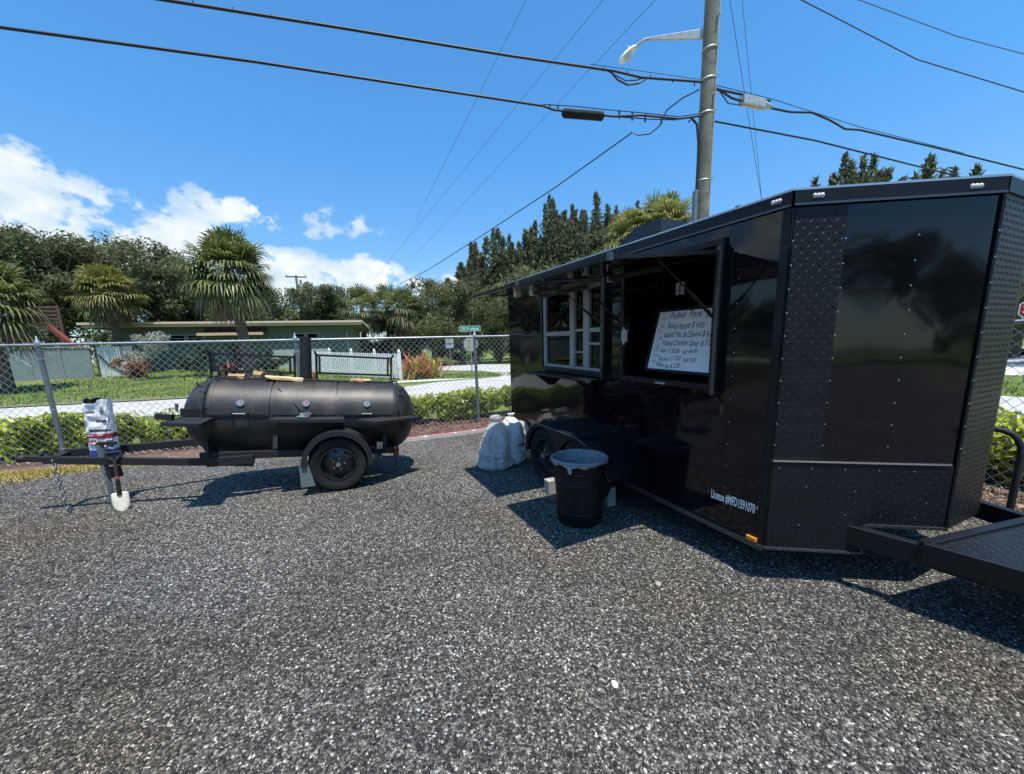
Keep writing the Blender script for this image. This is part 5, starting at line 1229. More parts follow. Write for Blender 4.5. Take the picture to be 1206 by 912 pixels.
# ------------------------------------------------------------------ low green house across the road
def house():
    HL, HR = Vector((-26.6, 25.8, 0)), Vector((-12.1, 30.1, 0)); d = (HR - HL).normalized(); yaw = atan2(d.y, d.x); L = (HR - HL).length
    R = thing('house', 'low dark green house with flat roof and cream fascia', 'house', HL, (0, 0, yaw)); ZR = 4.05
    w = MB(); dep = 9.0
    w.box(.7, 3.0, 0, .2, -.5, 3.72); w.box(3.0, L, 0, .2, 3.25, 3.72)
    opens = [(3.55, 4.55, 2.75, 3.25), (4.65, 5.65, 2.75, 3.25), (11.2, 12.0, 2.5, 3.22), (12.08, 12.9, 2.5, 3.22)]; xs = 3.0
    for a, b, z0, z1 in opens:
        w.box(xs, a, 0, .2, -.5, 3.25); w.box(a, b, 0, .2, -.5, z0); xs = b
        if z1 < 3.25: w.box(a, b, 0, .2, z1, 3.25)
    w.box(xs, L, 0, .2, -.5, 3.25); w.box(.7, .9, .2, dep, -.5, 3.72); w.box(L - .2, L, .2, dep, -.5, 3.72); w.box(.9, L - .2, dep - .2, dep, -.5, 3.72)
    w.build('wall', M_HOUSE, R, normals=False)
    for a, b, z0, z1 in opens:
        f = MB()
        for p, q, r, s_ in ((a, b, z0, z0 + .06), (a, b, z1 - .06, z1), (a, a + .06, z0 + .06, z1 - .06), (b - .06, b, z0 + .06, z1 - .06), (a + .06, b - .06, (z0 + z1) / 2 - .02, (z0 + z1) / 2 + .02)): f.box(p + .002, q - .002, .02, .1, r + .002, s_ - .002)
        fo = f.build('window', M_WFRAME, R); p = MB(); p.add([(a + .05, .07, z0 + .05), (b - .05, .07, z0 + .05), (b - .05, .07, z1 - .05), (a + .05, .07, z1 - .05)], [(0, 1, 2, 3)]); p.build('pane', M_GLASS, fo, normals=False)
    iv = MB(); iv.box(1, L - .3, .5, .55, 0, 3.6); iv.build('inner_wall', M_INNER, R)
    r = MB(); r.box(-.6, L + .9, -.75, dep + .5, 3.95, 4.03); r.box(-.55, L + .85, -.7, dep + .45, 3.722, 3.76); ro = r.build('roof', M_ROOF, R)
    f = MB(); f.box(-.65, L + .95, -.82, -.755, 3.90, 4.05); f.build('upper_fascia', M_CREAM, R); f = MB(); f.box(-.45, L + .9, -.74, -.70, 3.73, 3.87); f.build('lower_fascia', M_PEACH, R)
    f = MB(); f.box(-.66, -.60, -.75, dep + .5, 3.90, 4.05); f.box(L + .9, L + .96, -.75, dep + .5, 3.90, 4.05); f.build('side_fascia', M_CREAM, R)
    b = MB(); b.box(5.75, 9.55, -.06, -.003, 3.26, 3.72); b.build('brown_panel', M_BROWN, R)
    a = MB(); a.box(5.7, 9.6, -1.1, -.065, 3.20, 3.26); a.build('entry_canopy', M_ROOF, R); a = MB(); a.box(5.7, 9.6, -1.16, -1.101, 3.10, 3.28); a.build('canopy_fascia', M_PEACH, R)
    g = MB(); g.box(9.8, 13.6, -.5, -.004, -.3, 2.05); g.build('planter_wall', M_HOUSEL, R)
    dr = MB(); dr.box(7.0, 8.0, -.05, -.002, .3, 2.5); do = dr.build('door', M_BROWN, R); h = MB(); h.sphere((7.1, -.08, 1.4), .05); h.build('door_handle', M_CHROME, do)
    for x, h_ in ((10.2, .45), (2.2, .35), (13.6, .25)):
        v = MB(); v.tube([(x, 3, 4.0), (x, 3, 4.03 + h_)], .06, 8); v.build('vent_pipe', M_WFRAME, ro)
    pp = MB(); pp.tube([(L - .25, -.06, .2), (L - .25, -.06, 3.2)], .06, 8); pp.build('downpipe', M_WFRAME, R)
    return R
house()

# grey board wall and white panel left of the house
def garden_wall():
    a, b = Vector((-31.5, 21.2, 0)), Vector((-25.2, 23.6, 0)); d = (b - a).normalized(); R = thing('garden_wall', 'grey-green panelled yard wall at the far left beyond the road', 'wall', (a.x, a.y, 0), (0, 0, atan2(d.y, d.x))); L = (b - a).length; n = 5; w = L / n
    for k in range(n):
        p = MB(); p.box(k * w + .03, (k + 1) * w - .03, 0, .06, .1, 2.42 + .0 * k); p.build('wall_panel', M_GWALL, R)
        q = MB(); q.box(k * w - .03, k * w + .028, -.04, .1, 0, 2.47); q.build('wall_post', M_GWALL, R)
    c_ = MB(); c_.box(0, L, -.05, .11, 2.475, 2.53); c_.build('coping', M_HOUSEL, R)
garden_wall()
def white_panel():
    a = Vector((-24.9, 23.7, gz(-24.9, 23.7) - .05)); R = thing('white_gate', 'plain white gate panel between grey wall and house', 'gate', a, (0, 0, radians(14)))
    p = MB(); p.box(0, 1.75, 0, .06, 0, 1.85); p.build('gate_board', pbr('pale_white_board', (.62, .68, .63), .7, var=.08), R)
    p = MB(); p.box(1.15, 1.8, -.02, -.003, 1.0, 1.87); p.build('grey_sheet', M_GWALL, R)
    p = MB(); p.tube([(.05, -.04, 1.4), (.5, -.04, .75), (1.1, -.04, .35), (1.75, -.04, .2)], .03, 6); p.build('hanging_hose', M_MATTE, R)
    p = MB(); p.box(-.12, -.02, -.02, .08, -.1, 1.95); p.build('gate_post', M_BROWN, R)
white_panel()
# red timber play tower
def play_tower():
    x, y = -29.6, 25.4; R = thing('play_tower', 'red timber play tower with sloping red beam under the palms', 'play tower', (x, y, gz(x, y)), (0, 0, radians(20)))
    for dx, dy in ((-.8, 0), (.8, 0)):
        p = MB(); p.bar((dx, dy, -.3), (dx, dy, 4.3), .14, .14, (0, 1, 0)); p.build('tower_post', M_BRNWOOD, R)
    for k in range(6):
        s_ = MB(); s_.box(-.95, .75, -.09, -.06, 2.9 + .24 * k, 3.05 + .24 * k); s_.build('slat', M_BRNWOOD, R)
    d = MB(); d.box(-.9, .9, -.05, 1.5, 2.3, 2.4); d.build('deck', M_BRNWOOD, R)
    b = MB(); b.bar((.2, -.15, 3.05), (1.75, -.5, 1.35), .26, .22); b.build('slope_beam', M_REDWOOD, R)
    for k in range(4):
        p = MB(); p.bar((1.0 + .32 * k, -.7, .6), (1.0 + .32 * k, -.7, 2.1 - .1 * (k % 2)), .09, .09, (0, 1, 0)); p.build('rail_post', M_REDWOOD, R)
    r = MB(); r.bar((.9, -.7, 1.85), (2.1, -.7, 1.85), .1, .1); r.build('hand_rail', M_REDWOOD, R)
play_tower()
def picket_fence():
    a, b = Vector((-13.4, 26.0, gz(-13.4, 26) + .02)), Vector((-6.55, 22.85, .03)); d = (b - a); L = d.length; R = thing('picket_fence', 'white picket fence beside the house behind the smoker', 'fence', a, (0, 0, atan2(d.y, d.x))); n = 46; drop = (b.z - a.z) / L
    me = None
    for k in range(n):
        x = L * (k + .5) / n; w = L / n * .62
        if me is None:
            p = MB(); p.extr([(-w / 2, 0, .06), (w / 2, 0, .06), (w / 2, 0, 1.42), (0, 0, 1.50), (-w / 2, 0, 1.42)], (0, .03, 0)); o = p.build('picket', M_WHITE, R); me = o.data
        else: o = bpy.data.objects.new('picket', me); col.objects.link(o); o.parent = R
        o.location = (x, -.001, drop * x)
    for x in (0, L * .25, L * .5, L * .75, L):
        p = MB(); p.box(x - .07, x + .07, .035, .15, -.1 + drop * x, 1.62 + drop * x); p.lathe([(.11, 1.62), (.05, 1.72), (.001, 1.76)], (x, .09, drop * x), n=4); p.build('fence_post', M_WHITE, R)
    for z in (.35, 1.15):
        p = MB(); p.bar((0, .05, z), (L, .05, z + drop * L), .035, .10); p.build('fence_rail', M_WHITE, R)
picket_fence()
# planting in front of the house
shrub('variegated_shrub', 'pale greyish variegated shrub standing before the green house', -20.6, 22.6, (.95, .8, 1.25), M_VARIEG, 2400, .085, z0=.95)
shrub('croton_shrub', 'low rust-orange croton beside the white gate', -22.6, 23.4, (1.15, .7, .62), M_CROTON, 1500, .11, z0=.55)
shrub('dark_shrub', 'clipped dark green shrub under the house windows', -18.9, 23.6, (1.0, .7, .85), M_SHRUB, 2200, .10, z0=.48)
shrub('dark_shrub', 'wide dark shrub below the house canopy', -15.2, 24.7, (1.6, .7, .75), M_SHRUB, 2200, .11, z0=.32)
blades('ti_plant', 'dark red ti plant left of the tall palm trunk', -16.75, 23.2, 90, 1.3, .06, (M_TI,), spread=.5, rad=.22)
blades('agave', 'yellow striped agave behind the left smoker frame', -13.7, 23.0, 40, .8, .06, (M_PALMY,), rad=.1)
blades('bromeliad', 'small yellow-orange bromeliad near the dark door', -12.2, 23.6, 40, .9, .06, (M_CORDY, M_CORD), rad=.1)
blades('cordyline_clump', 'big orange and yellow-green blade plant right of the picket fence', -5.75, 24.2, 360, 2.1, .055, (M_CORD, M_CORDY), rad=.48)
# yellow hydrant
def hydrant():
    x, y = -5.15, 26.0; R = thing('fire_hydrant', 'yellow fire hydrant on the grass corner', 'hydrant', (x, y, -.01)); s = 1.45
    b = MB(); b.lathe([(.001, 0), (.16, 0), (.16, .05), (.11, .06), (.11, .50), (.15, .51), (.15, .56), (.12, .58), (.10, .66), (.05, .71), (.035, .72), (.035, .77), (.001, .775)], n=20); b.xf(lambda x, y, z: (x * s, y * s, z * s)); b.build('hydrant_body', M_YELLOW, R, smooth=True)
    for sg in (-1, 1):
        c_ = MB(); c_.tube([(.09 * sg, 0, .42), (.19 * sg, 0, .42)], .055, 12); c_.tube([(.19 * sg, 0, .42), (.22 * sg, 0, .42)], .03, 6); c_.xf(lambda x, y, z: (x * s, y * s, z * s)); c_.build('hose_cap', M_YELLOW, R)
    c_ = MB(); c_.tube([(0, -.09, .38), (0, -.19, .38)], .075, 12); c_.xf(lambda x, y, z: (x * s, y * s, z * s)); c_.build('pump_cap', M_YELLOW, R)
hydrant()
# signs
def octagon(r): return [(r * cos(pi / 8 + k * pi / 4), r * sin(pi / 8 + k * pi / 4)) for k in range(8)]
def street_sign():
    x, y = -2.886, 29.07; R = thing('street_sign', 'green street name sign over the back of a stop sign', 'sign', (x, y, -.01), (0, 0, radians(6)))
    p = MB(); p.tube([(0, 0, -.2), (0, 0, 3.35)], .045, 8); p.build('sign_post', M_GALV, R)
    s = MB(); s.extr([(a, -.06, b + 2.05) for a, b in octagon(.56)], (0, .012, 0)); s.build('stop_sign_back', M_SIGNB, R)
    b = MB(); b.box(-.76, .76, -.02, .0, 2.98, 3.36); bo = b.build('name_blade', M_SIGNG, R)
    t = text_mb('SE Paulson', .30, .9); w = max(v[0] for v in t.v); t.xf(lambda X, Y, Z: (-.62 + X * 1.24 / w, -.0225, 3.07 + Y)); t.build('blade_lettering', M_WHITE, bo, normals=False)
    f = MB()
    for u in ((-.76, .76, 2.98, 3.0), (-.76, .76, 3.34, 3.36), (-.76, -.74, 3.0, 3.34), (.74, .76, 3.0, 3.34)): f.box(u[0], u[1], -.024, -.0205, u[2], u[3])
    f.build('blade_border', M_WHITE, bo)
    b = MB(); b.box(-.012, .012, -.6, .6, 3.40, 3.72); b.build('name_blade', M_SIGNG, R)
    c_ = MB(); c_.box(-.05, .05, -.05, .05, 3.32, 3.44); c_.build('blade_bracket', M_GALV, R)
street_sign()
def small_sign():
    R = thing('small_road_sign', 'small white roadside sign left of the street sign', 'sign', (-6.4, 41.8, -.01))
    p = MB(); p.tube([(0, 0, -.2), (0, 0, 2.9)], .06, 6); p.build('sign_post', M_GALV, R); p = MB(); p.box(-.42, .42, -.09, -.06, 1.9, 2.9); p.build('sign_plate', M_WHITE, R); p = MB(); p.box(-.3, .3, -.095, -.0905, 2.2, 2.45); p.build('plate_band', M_GREYP, R)
small_sign()
def stop_sign():
    x, y = 16.62, 12.41; R = thing('stop_sign', 'red stop sign on a steel post at the right edge', 'sign', (x, y, -.01), (0, 0, radians(-46)))
    p = MB(); p.bar((0, .05, -.2), (0, .05, 2.62), .06, .05, (0, 1, 0)); p.build('sign_post', M_GALV, R)
    s = MB(); s.extr([(a, .0, b + 2.35) for a, b in octagon(.415)], (0, .01, 0)); so_ = s.build('sign_plate', M_WHITE, R)
    s = MB(); s.extr([(a, -.004, b + 2.35) for a, b in octagon(.385)], (0, .003, 0)); s.build('red_face', M_SIGNR, so_)
    t = text_mb('STOP', .36, .78); w = max(v[0] for v in t.v); t.xf(lambda X, Y, Z: ((X - w / 2) * .62 / w, -.0065, 2.23 + Y)); t.build('stop_lettering', M_WHITE, so_, normals=False)
stop_sign()

# ------------------------------------------------------------------ utility poles, lamp, cables
PB = Vector((5.135, 10.846, 0))
def utility_pole():
    R = thing('utility_pole', 'tall weathered wooden utility pole behind the food trailer', 'utility pole', PB)
    p = MB(); p.tube([(0, 0, -.3), (0, 0, 3), (0, 0, 7), (0, 0, 12.5)], [.205, .195, .180, .155], 20); p.build('pole_shaft', M_POLE, R, smooth=True)
    g = MB(); g.tube([(.13, -.13, 0), (.125, -.12, 12)], .014, 6); g.build('ground_wire', M_LAMPG, R)
    g = MB(); g.tube([(-.19, -.06, 0), (-.19, -.06, 6.1), (-.2, -.05, 6.6), (-.26, -.05, 7.02), (-.42, -.02, 7.2)], .028, 8); g.build('riser_cable', M_CABLE, R)
    b = MB(); b.box(-.28, -.19, -.18, -.02, 4.55, 5.45); b.build('riser_box', M_GALVD, R, bevel=.01)
    for z in (7.25, 8.0, 8.65, 5.7):
        c_ = MB(); c_.lathe([(.182, z - .02), (.192, z), (.182, z + .02)], n=20); c_.tube([(.1, -.16, z), (.14, -.25, z + .01)], .015, 6); c_.build('pole_band', M_LAMPG, R)
    for z, a in ((9.28, 0), (7.6, 1)):
        c_ = MB(); c_.tube([(.06, -.17, z), (.09, -.25, z)], .03, 8); c_.build('pole_bolt', M_LAMPG, R)
    # lamp on its tapered arm
    d = Vector((-.895, .445, 0)).normalized(); q = Vector((0, 0, 1))
    am = MB(); A = d * .15; p0, p1 = A + q * 9.0, d * 1.48 + q * 9.12
    n_ = Vector((-d.y, d.x, 0)) * .03
    am.extr([A + q * 8.94 - n_, d * 1.42 + q * 9.34 - n_, d * 1.42 + q * 9.40 - n_, A + q * 9.16 - n_], n_ * 2); ao = am.build('lamp_arm', M_LAMPG, R, bevel=.006)
    am = MB(); am.tube([d * 1.38 + q * 9.37, d * 1.55 + q * 9.39, d * 1.68 + q * 9.35, d * 1.78 + q * 9.30], .032, 8); am.build('arm_tip', M_LAMPG, ao, smooth=True)
    hd = MB(); prof = [(.0, .05, .04), (.08, .10, .08), (.25, .14, .10), (.42, .13, .085), (.50, .06, .04)]; vs = []; e = (d * .86 - q * .50).normalized(); s = Vector((-d.y, d.x, 0)); t = e.cross(s)
    if t.z < 0: t = -t
    for f, w, h in prof:
        for k in range(12):
            a = 2 * pi * k / 12; vs.append(d * 1.74 + q * 9.31 + e * f + s * (w * cos(a)) + t * (h * max(sin(a), -.25)))
    hd.add(vs, [(a * 12 + k, a * 12 + (k + 1) % 12, (a + 1) * 12 + (k + 1) % 12, (a + 1) * 12 + k) for a in range(4) for k in range(12)] + [tuple(range(11, -1, -1)), tuple(range(48, 60))]); ho = hd.build('lamp_head', M_WHITE, R, smooth=True)
    ln = MB(); ln.sphere(tuple(d * 1.74 + q * 9.31 + e * .28 - t * .03), .11, 12, 8, (1, 1, .9)); ln.build('lamp_lens', M_LENS, ho, smooth=True)
    pc = MB(); pc.tube([d * 1.74 + q * 9.31 + e * .16 + t * .09, d * 1.74 + q * 9.31 + e * .16 + t * .16], .035, 8); pc.build('photo_cell', M_LENS, ho)
utility_pole()
def cable(name, label, pts, r, sag=0.0, mat=M_CABLE, seg=22, n=6, cat='cable', group='overhead lines'):
    P = [Vector(p) for p in pts]; out = []
    if len(P) == 2:
        for k in range(seg + 1):
            f = k / seg; q = P[0].lerp(P[1], f); q.z -= 4 * sag * f * (1 - f); out.append(q)
    else: out = P
    m_ = MB(); m_.tube(out, r, n); return tag(m_.build(name, mat, smooth=True, recenter=True), label, cat, group), out
def lerp3(a, b, f): return Vector(a).lerp(Vector(b), f)
LD, LR = Vector((-.967, -.254, 0)).normalized(), Vector((.936, .352, 0)).normalized()
def on_l(k, z): return tuple(PB + LD * k + Vector((0, 0, z)))
def on_r(k, z): return tuple(PB + LR * k + Vector((0, 0, z)))
def lower_left():
    o, _ = cable('telephone_cable', 'thick lower cable running left from the pole with a hanging splice case', [on_l(.2, 7.2), on_l(.8, 7.07), on_l(1.8, 7.04), on_l(2.6, 6.93), on_l(4.1, 6.90), on_l(4.35, 6.95), on_l(7, 6.99), on_l(10.07, 7.04), on_l(13.75, 7.03), on_l(22, 7.1), on_l(40, 7.5)], .024)
    m_ = MB(); m_.tube([on_l(.2, 7.25), on_l(.8, 7.12), on_l(1.8, 7.09), on_l(2.8, 7.05), on_l(3.6, 7.03), on_l(4.4, 6.98)], .010, 5); q = Vector(o.location)
    m_.tube([on_l(.9, 7.04), on_l(1.7, 6.97), on_l(2.4, 6.94), on_l(2.75, 6.92)], .014, 5); m_.xf(lambda x, y, z: (x - q.x, y - q.y, z - q.z)); kind(m_.build('support_strand', M_CABLE, o), 'stuff'); m_ = MB()
    for k in (.5, .9, 1.3, 1.75, 2.1, 2.45, 4.0, 4.2): m_.bar(on_l(k, 6.90 if k > 1 else 7.03), on_l(k, 7.07 if k < 4 else 7.0), .035, .03, LD)
    m_.xf(lambda x, y, z: (x - q.x, y - q.y, z - q.z)); kind(m_.build('lashing_clips', M_CABLE, o), 'stuff')
    c_ = MB(); c_.tube([on_l(2.86, 6.90), on_l(2.9, 6.90), on_l(3.85, 6.86), on_l(3.9, 6.86)], [.05, .095, .095, .05], 14); c_.xf(lambda x, y, z: (x - q.x, y - q.y, z - q.z)); so_ = c_.build('splice_case', M_RUBBER, o, smooth=True)
lower_left()
def upper_left():
    o, _ = cable('telephone_cable', 'upper lashed cable running left from the pole', [on_l(.2, 7.95), on_l(1.9, 7.83), on_l(2.6, 7.87), on_l(5.1, 7.83), on_l(8.5, 7.83), on_l(11.4, 7.81), on_l(20, 7.9), on_l(40, 8.3)], .026); q = Vector(o.location)
    m_ = MB(); m_.tube([on_l(1.75, 7.82), on_l(1.95, 7.70), on_l(2.25, 7.63), on_l(2.5, 7.70), on_l(2.7, 7.85)], .02, 6); m_.xf(lambda x, y, z: (x - q.x, y - q.y, z - q.z)); m_.build('slack_loop', M_CABLE, o); m_ = MB(); m_.tube([on_l(1.75, 7.86), on_l(2.0, 7.76), on_l(2.3, 7.71), on_l(2.6, 7.80), on_l(2.8, 7.86)], .013, 5); m_.xf(lambda x, y, z: (x - q.x, y - q.y, z - q.z)); m_.build('slack_loop', M_CABLE, o); m_ = MB(); m_.tube([on_l(.2, 8.0), on_l(3.2, 7.93)], .007, 4)
    m_.xf(lambda x, y, z: (x - q.x, y - q.y, z - q.z)); m_.build('support_strand', M_CABLE, o); m_ = MB()
    for k in np.arange(.4, 12, .62): m_.bar(on_l(k, 7.83), on_l(k, 7.915 if k < 3 else 7.87), .02, .02, LD)
    m_.xf(lambda x, y, z: (x - q.x, y - q.y, z - q.z)); kind(m_.build('lashing_clips', M_CABLE, o), 'stuff')
upper_left()
cable('telephone_cable', 'straight lower cable running right from the pole', [on_r(.2, 7.14), on_r(4.1, 7.25), on_r(12.6, 7.19), on_r(30, 7.3)], .022)
def upper_right():
    o, _ = cable('telephone_cable', 'upper cable running right from the pole with a grey splice box', [on_r(.2, 7.9), on_r(.8, 7.76), on_r(1.5, 7.74), on_r(3.0, 7.80), on_r(3.9, 7.93), on_r(4.7, 7.86), on_r(5.4, 7.74), on_r(6.1, 7.82), on_r(10, 7.9), on_r(16.6, 7.98), on_r(32, 8.3)], .026); q = Vector(o.location)
    m_ = MB(); m_.tube([on_r(.2, 7.95), on_r(2.2, 7.99), on_r(6.1, 7.90), on_r(12, 7.97)], .009, 5); m_.tube([on_r(.3, 7.9), on_r(.7, 7.62), on_r(1.2, 7.66)], .014, 5); m_.tube([on_r(.2, 7.86), on_r(1.1, 7.90), on_r(2.2, 7.93)], .028, 6)
    m_.xf(lambda x, y, z: (x - q.x, y - q.y, z - q.z)); kind(m_.build('support_strand', M_CABLE, o), 'stuff')
    b = MB(); a_, b_ = Vector(on_r(1.15, 7.78)), Vector(on_r(1.95, 7.80)); b.bar(a_, b_, .18, .20); b.tube([b_, Vector(on_r(2.25, 7.80))], [.10, .05], 10)
    for k in range(5): p = a_.lerp(b_, .1 + .2 * k); b.bar(p - Vector((0, 0, .12)), p + Vector((0, 0, .11)), .03, .20, LR)
    b.xf(lambda x, y, z: (x - q.x, y - q.y, z - q.z)); b.build('splice_box', M_LAMPG, o, bevel=.008)
upper_right()
cable('service_drop', 'single service line sloping down from the pole to the far left', [(4.95, 10.93, 7.86), (4.6, 11.07, 7.76), (4.27, 11.22, 7.58), (4.12, 11.28, 7.25), (3.9, 11.35, 7.10), (3.62, 11.44, 7.12), (3.47, 11.49, 7.216), (1.7, 14.1, 6.9), (-1.5, 18.9, 6.55), (-4.6, 24.0, 6.40), (-7.81, 28.97, 6.41)], .017)
cable('power_line', 'thin steep line right of the pole, the one passing nearest it', [(7.89, 16.18, 15.23), (11.54, 18.73, 7.88), (12.4, 19.3, 6.0)], .011, mat=M_CABLEB)
cable('power_line', 'faint steep line right of the pole, the one farther from it', [(8.32, 15.96, 15.03), (13.64, 22.13, 9.02), (14.6, 23.3, 7.6)], .009, mat=M_CABLEB)
cable('power_line', 'twisted line crossing the upper right corner of the sky', [(7.2, 12.5, 11.9), (7.95, 12.72, 11.31), (12.4, 13.1, 9.72), (17.32, 13.57, 8.75), (24, 14.4, 8.2)], .016, mat=M_CABLEB)
cable('power_line', 'thinner line highest in the upper right corner of the sky', [(9.6, 14.3, 13.2), (10.68, 14.49, 12.61), (15.6, 15.1, 11.6), (20.61, 15.85, 11.06), (28, 17, 10.6)], .012, mat=M_CABLEB)
cable('power_line', 'faint high line left of the pole, leftmost of three', [(1.58, 15.92, 14.68), (-9.04, 44.08, 16.17), (-14, 56, 16.0)], .010, mat=M_CABLEB)
cable('power_line', 'faint high line left of the pole, middle of three', [(4.53, 16.39, 14.73), (-22.04, 66.44, 13.43)], .010, mat=M_CABLEB)
cable('power_line', 'faint high line closest to the street lamp, right of its two parallels', [(6.65, 16.73, 14.95), (-14.26, 58.28, 14.15)], .010, mat=M_CABLEB)
def far_pole():
    x, y = -27.72, 53.2; R = thing('utility_pole', 'distant utility pole with crossarm rising behind the green house', 'utility pole', (x, y, 0))
    p = MB(); p.tube([(0, 0, -.3), (-.05, 0, 11.95)], [.19, .14], 10); p.build('pole_shaft', M_POLE, R)
    p = MB(); p.bar((-1.15, -.6, 11.75), (1.05, .55, 11.8), .14, .16); p.build('crossarm', M_POLE, R)
    for f in (-1.05, .95): p = MB(); p.tube([(f, f * .5, 11.85), (f, f * .5, 12.15)], .06, 6); p.build('insulator', M_LENS, R)
    p = MB(); p.tube([(.42, .1, 10.9), (.42, .1, 11.4)], .12, 8); p.build('cutout', M_GALVD, R)
far_pole()

# ------------------------------------------------------------------ trees
palm('cabbage_palm', 'tall cabbage palm standing in front of the green house', -13.75, 20.6, 8.3, 2.45, M_PALM, 74, 34, .24, lean=(-.5, .2), nl=24)
palm('cabbage_palm', 'yellowish cabbage palm behind the left end of the house', -24.4, 24.6, 7.0, 2.05, M_PALMY, 52, 12, .2, nl=24)
palm('cabbage_palm', 'cabbage palm cut off by the left picture edge', -24.1, 18.6, 6.6, 2.4, M_PALM, 48, 26, .2, nl=24)
GO = 'broadleaf trees beyond the road'
broadleaf('oak_tree', 'dark oak behind the palms at the far left', -33.2, 29.4, 10.0, 3.5, M_OAK, 9000, 30, .26, GO, seed=1)
broadleaf('oak_tree', 'broad dark oak between the yellowish palm and the house', -31.6, 33.0, 10.5, 4.4, M_OAK, 11000, 36, .26, GO, seed=2)
broadleaf('oak_tree', 'dark oak partly covered by the tall palm crown', -29.6, 36.2, 10.2, 3.7, M_OAK, 9500, 32, .26, GO, seed=3)
broadleaf('oak_tree', 'low green tree behind the house roof right of the tall palm', -23.0, 36.0, 6.8, 3.4, M_OLIVE, 5500, 22, .22, GO, seed=4)
broadleaf('oak_tree', 'round dark tree behind the house below the distant crossarm', -20.6, 44.5, 8.4, 4.0, M_OAK, 8500, 30, .25, GO, seed=5)
palm('cabbage_palm', 'cabbage palm just past the right end of the house roof', -14.5, 39.4, 8.0, 2.9, M_PALM, 34, 14, .2)
palm('cabbage_palm', 'cabbage palm with the highest crown right of the house', -12.9, 42.2, 8.8, 3.0, M_PALM, 34, 12, .2)
palm('cabbage_palm', 'cabbage palm rightmost in the group right of the house', -10.7, 40.6, 8.5, 2.9, M_PALM, 34, 16, .2)
shrub('undergrowth', 'dense dark undergrowth beneath the palms right of the house', -12.6, 41.8, (4.4, 2.0, 2.4), M_SHRUB, 4200, .22, cat='undergrowth')
shrub('undergrowth', 'dark undergrowth behind the street sign', -4.0, 45.4, (6.0, 1.8, 1.9), M_SHRUB, 4200, .22, cat='undergrowth')
broadleaf('oak_tree', 'thin-crowned grey-green oak with sky showing through', -8.3, 42.6, 9.6, 3.5, M_OLIVE, 6500, 26, .22, GO, seed=6, bottom=.12)
broadleaf('oak_tree', 'spreading oak directly behind the street sign', -5.4, 44.2, 9.6, 3.6, M_OAK, 7500, 30, .23, GO, seed=7, bottom=.10)
broadleaf('oak_tree', 'olive oak at the far rear corner of the trailer', -1.3, 46.0, 9.2, 4.2, M_OLIVE, 11000, 34, .23, GO, seed=8, bottom=.06)
broadleaf('oak_tree', 'olive oak showing over the trailer serving window', 4.0, 46.0, 11.6, 4.6, M_OLIVE, 12500, 38, .23, GO, seed=9, bottom=.1)
broadleaf('oak_tree', 'olive oak showing over the middle of the trailer roof', 9.2, 45.6, 12.0, 4.2, M_OLIVE, 9500, 34, .23, GO, seed=10, bottom=.2)
palm('leaning_palm', 'bushy yellow-green palm beside the wooden pole above the trailer', 10.9, 28.6, 12.3, 3.0, M_PALMB, 74, 18, .2, nl=26)
palm('leaning_palm', 'second yellow-green palm left of the pole, paler and lower', 9.2, 29.8, 11.7, 2.6, M_PALMB, 60, 20, .2, nl=26)
GC = 'casuarinas on the skyline'
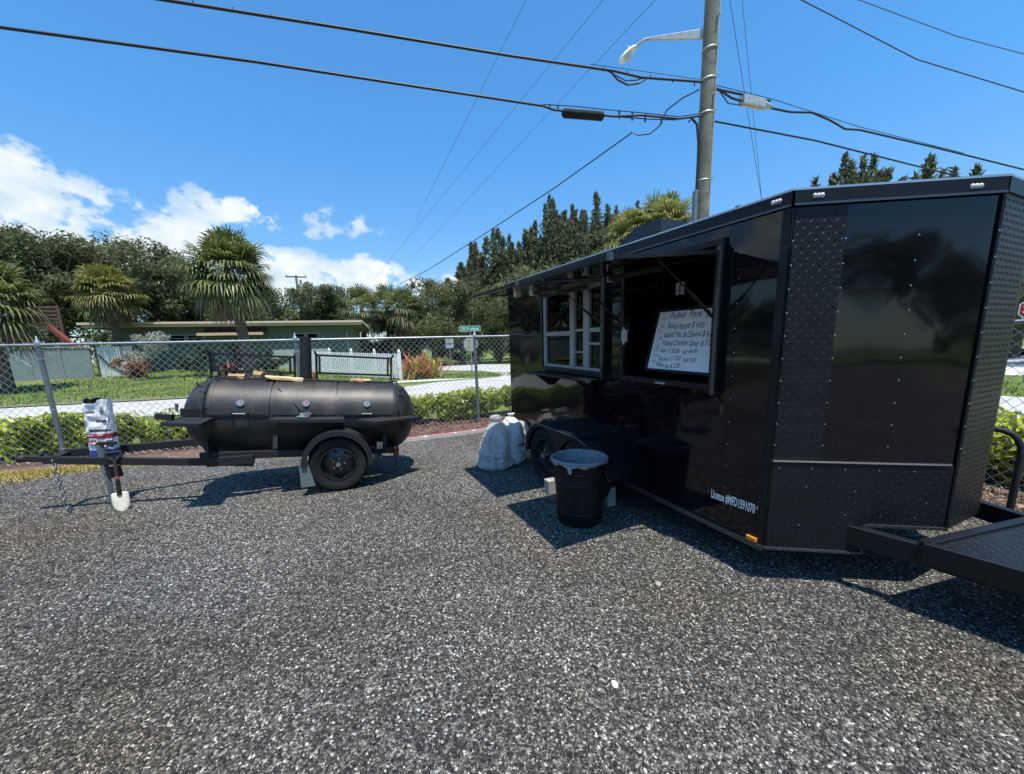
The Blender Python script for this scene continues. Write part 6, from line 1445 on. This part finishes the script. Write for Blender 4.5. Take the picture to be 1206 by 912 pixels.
for x, y, h, w, lb in ((-4.9, 59.8, 17.2, 4.0, 'leftmost short casuarina of the skyline group'), (-1.9, 60.0, 18.9, 4.6, 'twin-topped casuarina second from the left of the skyline group'), (1.0, 61.5, 18.4, 4.0, 'slim casuarina left of the gap in the skyline group'),
                       (4.4, 63.8, 20.8, 4.4, 'casuarina just right of the gap in the skyline group'), (6.9, 61.6, 23.8, 5.0, 'left tall casuarina peak above the trailer'), (10.0, 61.2, 22.2, 4.6, 'casuarina between the two tall peaks above the trailer'),
                       (13.1, 58.6, 23.0, 5.2, 'right tall casuarina peak above the trailer'), (16.2, 59.4, 21.4, 4.6, 'casuarina on the right shoulder of the tall peak'), (20.2, 62.8, 23.2, 4.2, 'casuarina top showing behind the yellow-green palms'), (2.7, 62.6, 18.6, 4.6, 'dense lower casuarina in the dip of the skyline group'), (8.5, 63.2, 21.8, 4.6, 'casuarina standing behind the left tall peak'), (11.6, 61.6, 21.4, 4.6, 'casuarina standing just left of the right tall peak'), (18.2, 61.6, 21.0, 4.6, 'broad casuarina at the foot of the right shoulder'),
                       (29.2, 52.6, 18.4, 2.8, 'tiny casuarina tip right of the wooden pole'),
                       (26.9, 36.0, 15.2, 2.4, 'small casuarina leftmost above the trailer nose'), (28.3, 34.9, 16.6, 3.2, 'tallest casuarina above the trailer nose'), (30.0, 33.9, 15.9, 2.9, 'round-topped casuarina beside the tallest one above the nose'), (32.2, 31.8, 15.0, 2.6, 'lone casuarina right of the pair above the nose'), (36.6, 33.9, 14.9, 1.9, 'thin bare-topped casuarina farthest right above the nose')):
    casuarina(lb, x, y, h, w * (1.5 if y > 50 else 1.45), 9000 if y > 50 else 5600, GC)
# right edge greenery beyond the streets
broadleaf('oak_tree', 'dark tree behind the stop sign at the right edge', 27.5, 19.0, 7.5, 3.4, M_OAK, 5000, 24, .2, GO, seed=11, bottom=.1)
broadleaf('oak_tree', 'second dark tree farther back behind the stop sign', 33.0, 25.5, 8.5, 4.0, M_OAK, 5000, 24, .24, GO, seed=12, bottom=.1)
# woods behind the viewer and off to the left: one far mass, seen only mirrored in the black panels
def backwood():
    P = []
    for k in range(52):
        x = -84 + 2.7 * k; r = 2.6; h = (4.2 + 1.2 * math.sin(1.9 * k)) * (1.35 if x > -2 else (2.15 if x < -27 else (1.2 if x < -15 else 1.9))); p, o = crown_pts(2200, 20, (r, 1.6, h * .5), 1.3); p += np.array([x, 50.5 + .8 * math.sin(3 * k) + (1.5 if x > -8 else 0) - max(0, -x - 26) * .45 - max(0, x - 18) * .25, h * .5]); P.append(p)
    P = np.concatenate(P); P[:, 2] = np.clip(P[:, 2], .05, None); V, F = leaves(P, .24, 1.6, .35); kind(npmesh('woodland_edge', V, F, M_OAK), 'stuff')
backwood()
def woods():
    P = []
    for x, y, r, h in [(-42 + 9 * k, -34 + 3 * math.sin(k), 5.5, 8.5 + 2 * math.sin(2.1 * k)) for k in range(11)] + [(-45 + 2 * math.sin(k), -26 + 9.5 * k, 5.5, 7.5 + 1.5 * math.sin(1.7 * k)) for k in range(5)] + [(48, -24 + 10 * k, 6, 9) for k in range(4)]:
        p, o = crown_pts(1500, 12, (r, r, h * .46), r * .5); p += np.array([x, y, h * .52]); P.append(p)
    P = np.concatenate(P); P[:, 2] = np.clip(P[:, 2], .1, None); V, F = leaves(P, .55, 1.6, .35); kind(npmesh('woods', V, F, M_OAK), 'stuff')
woods()
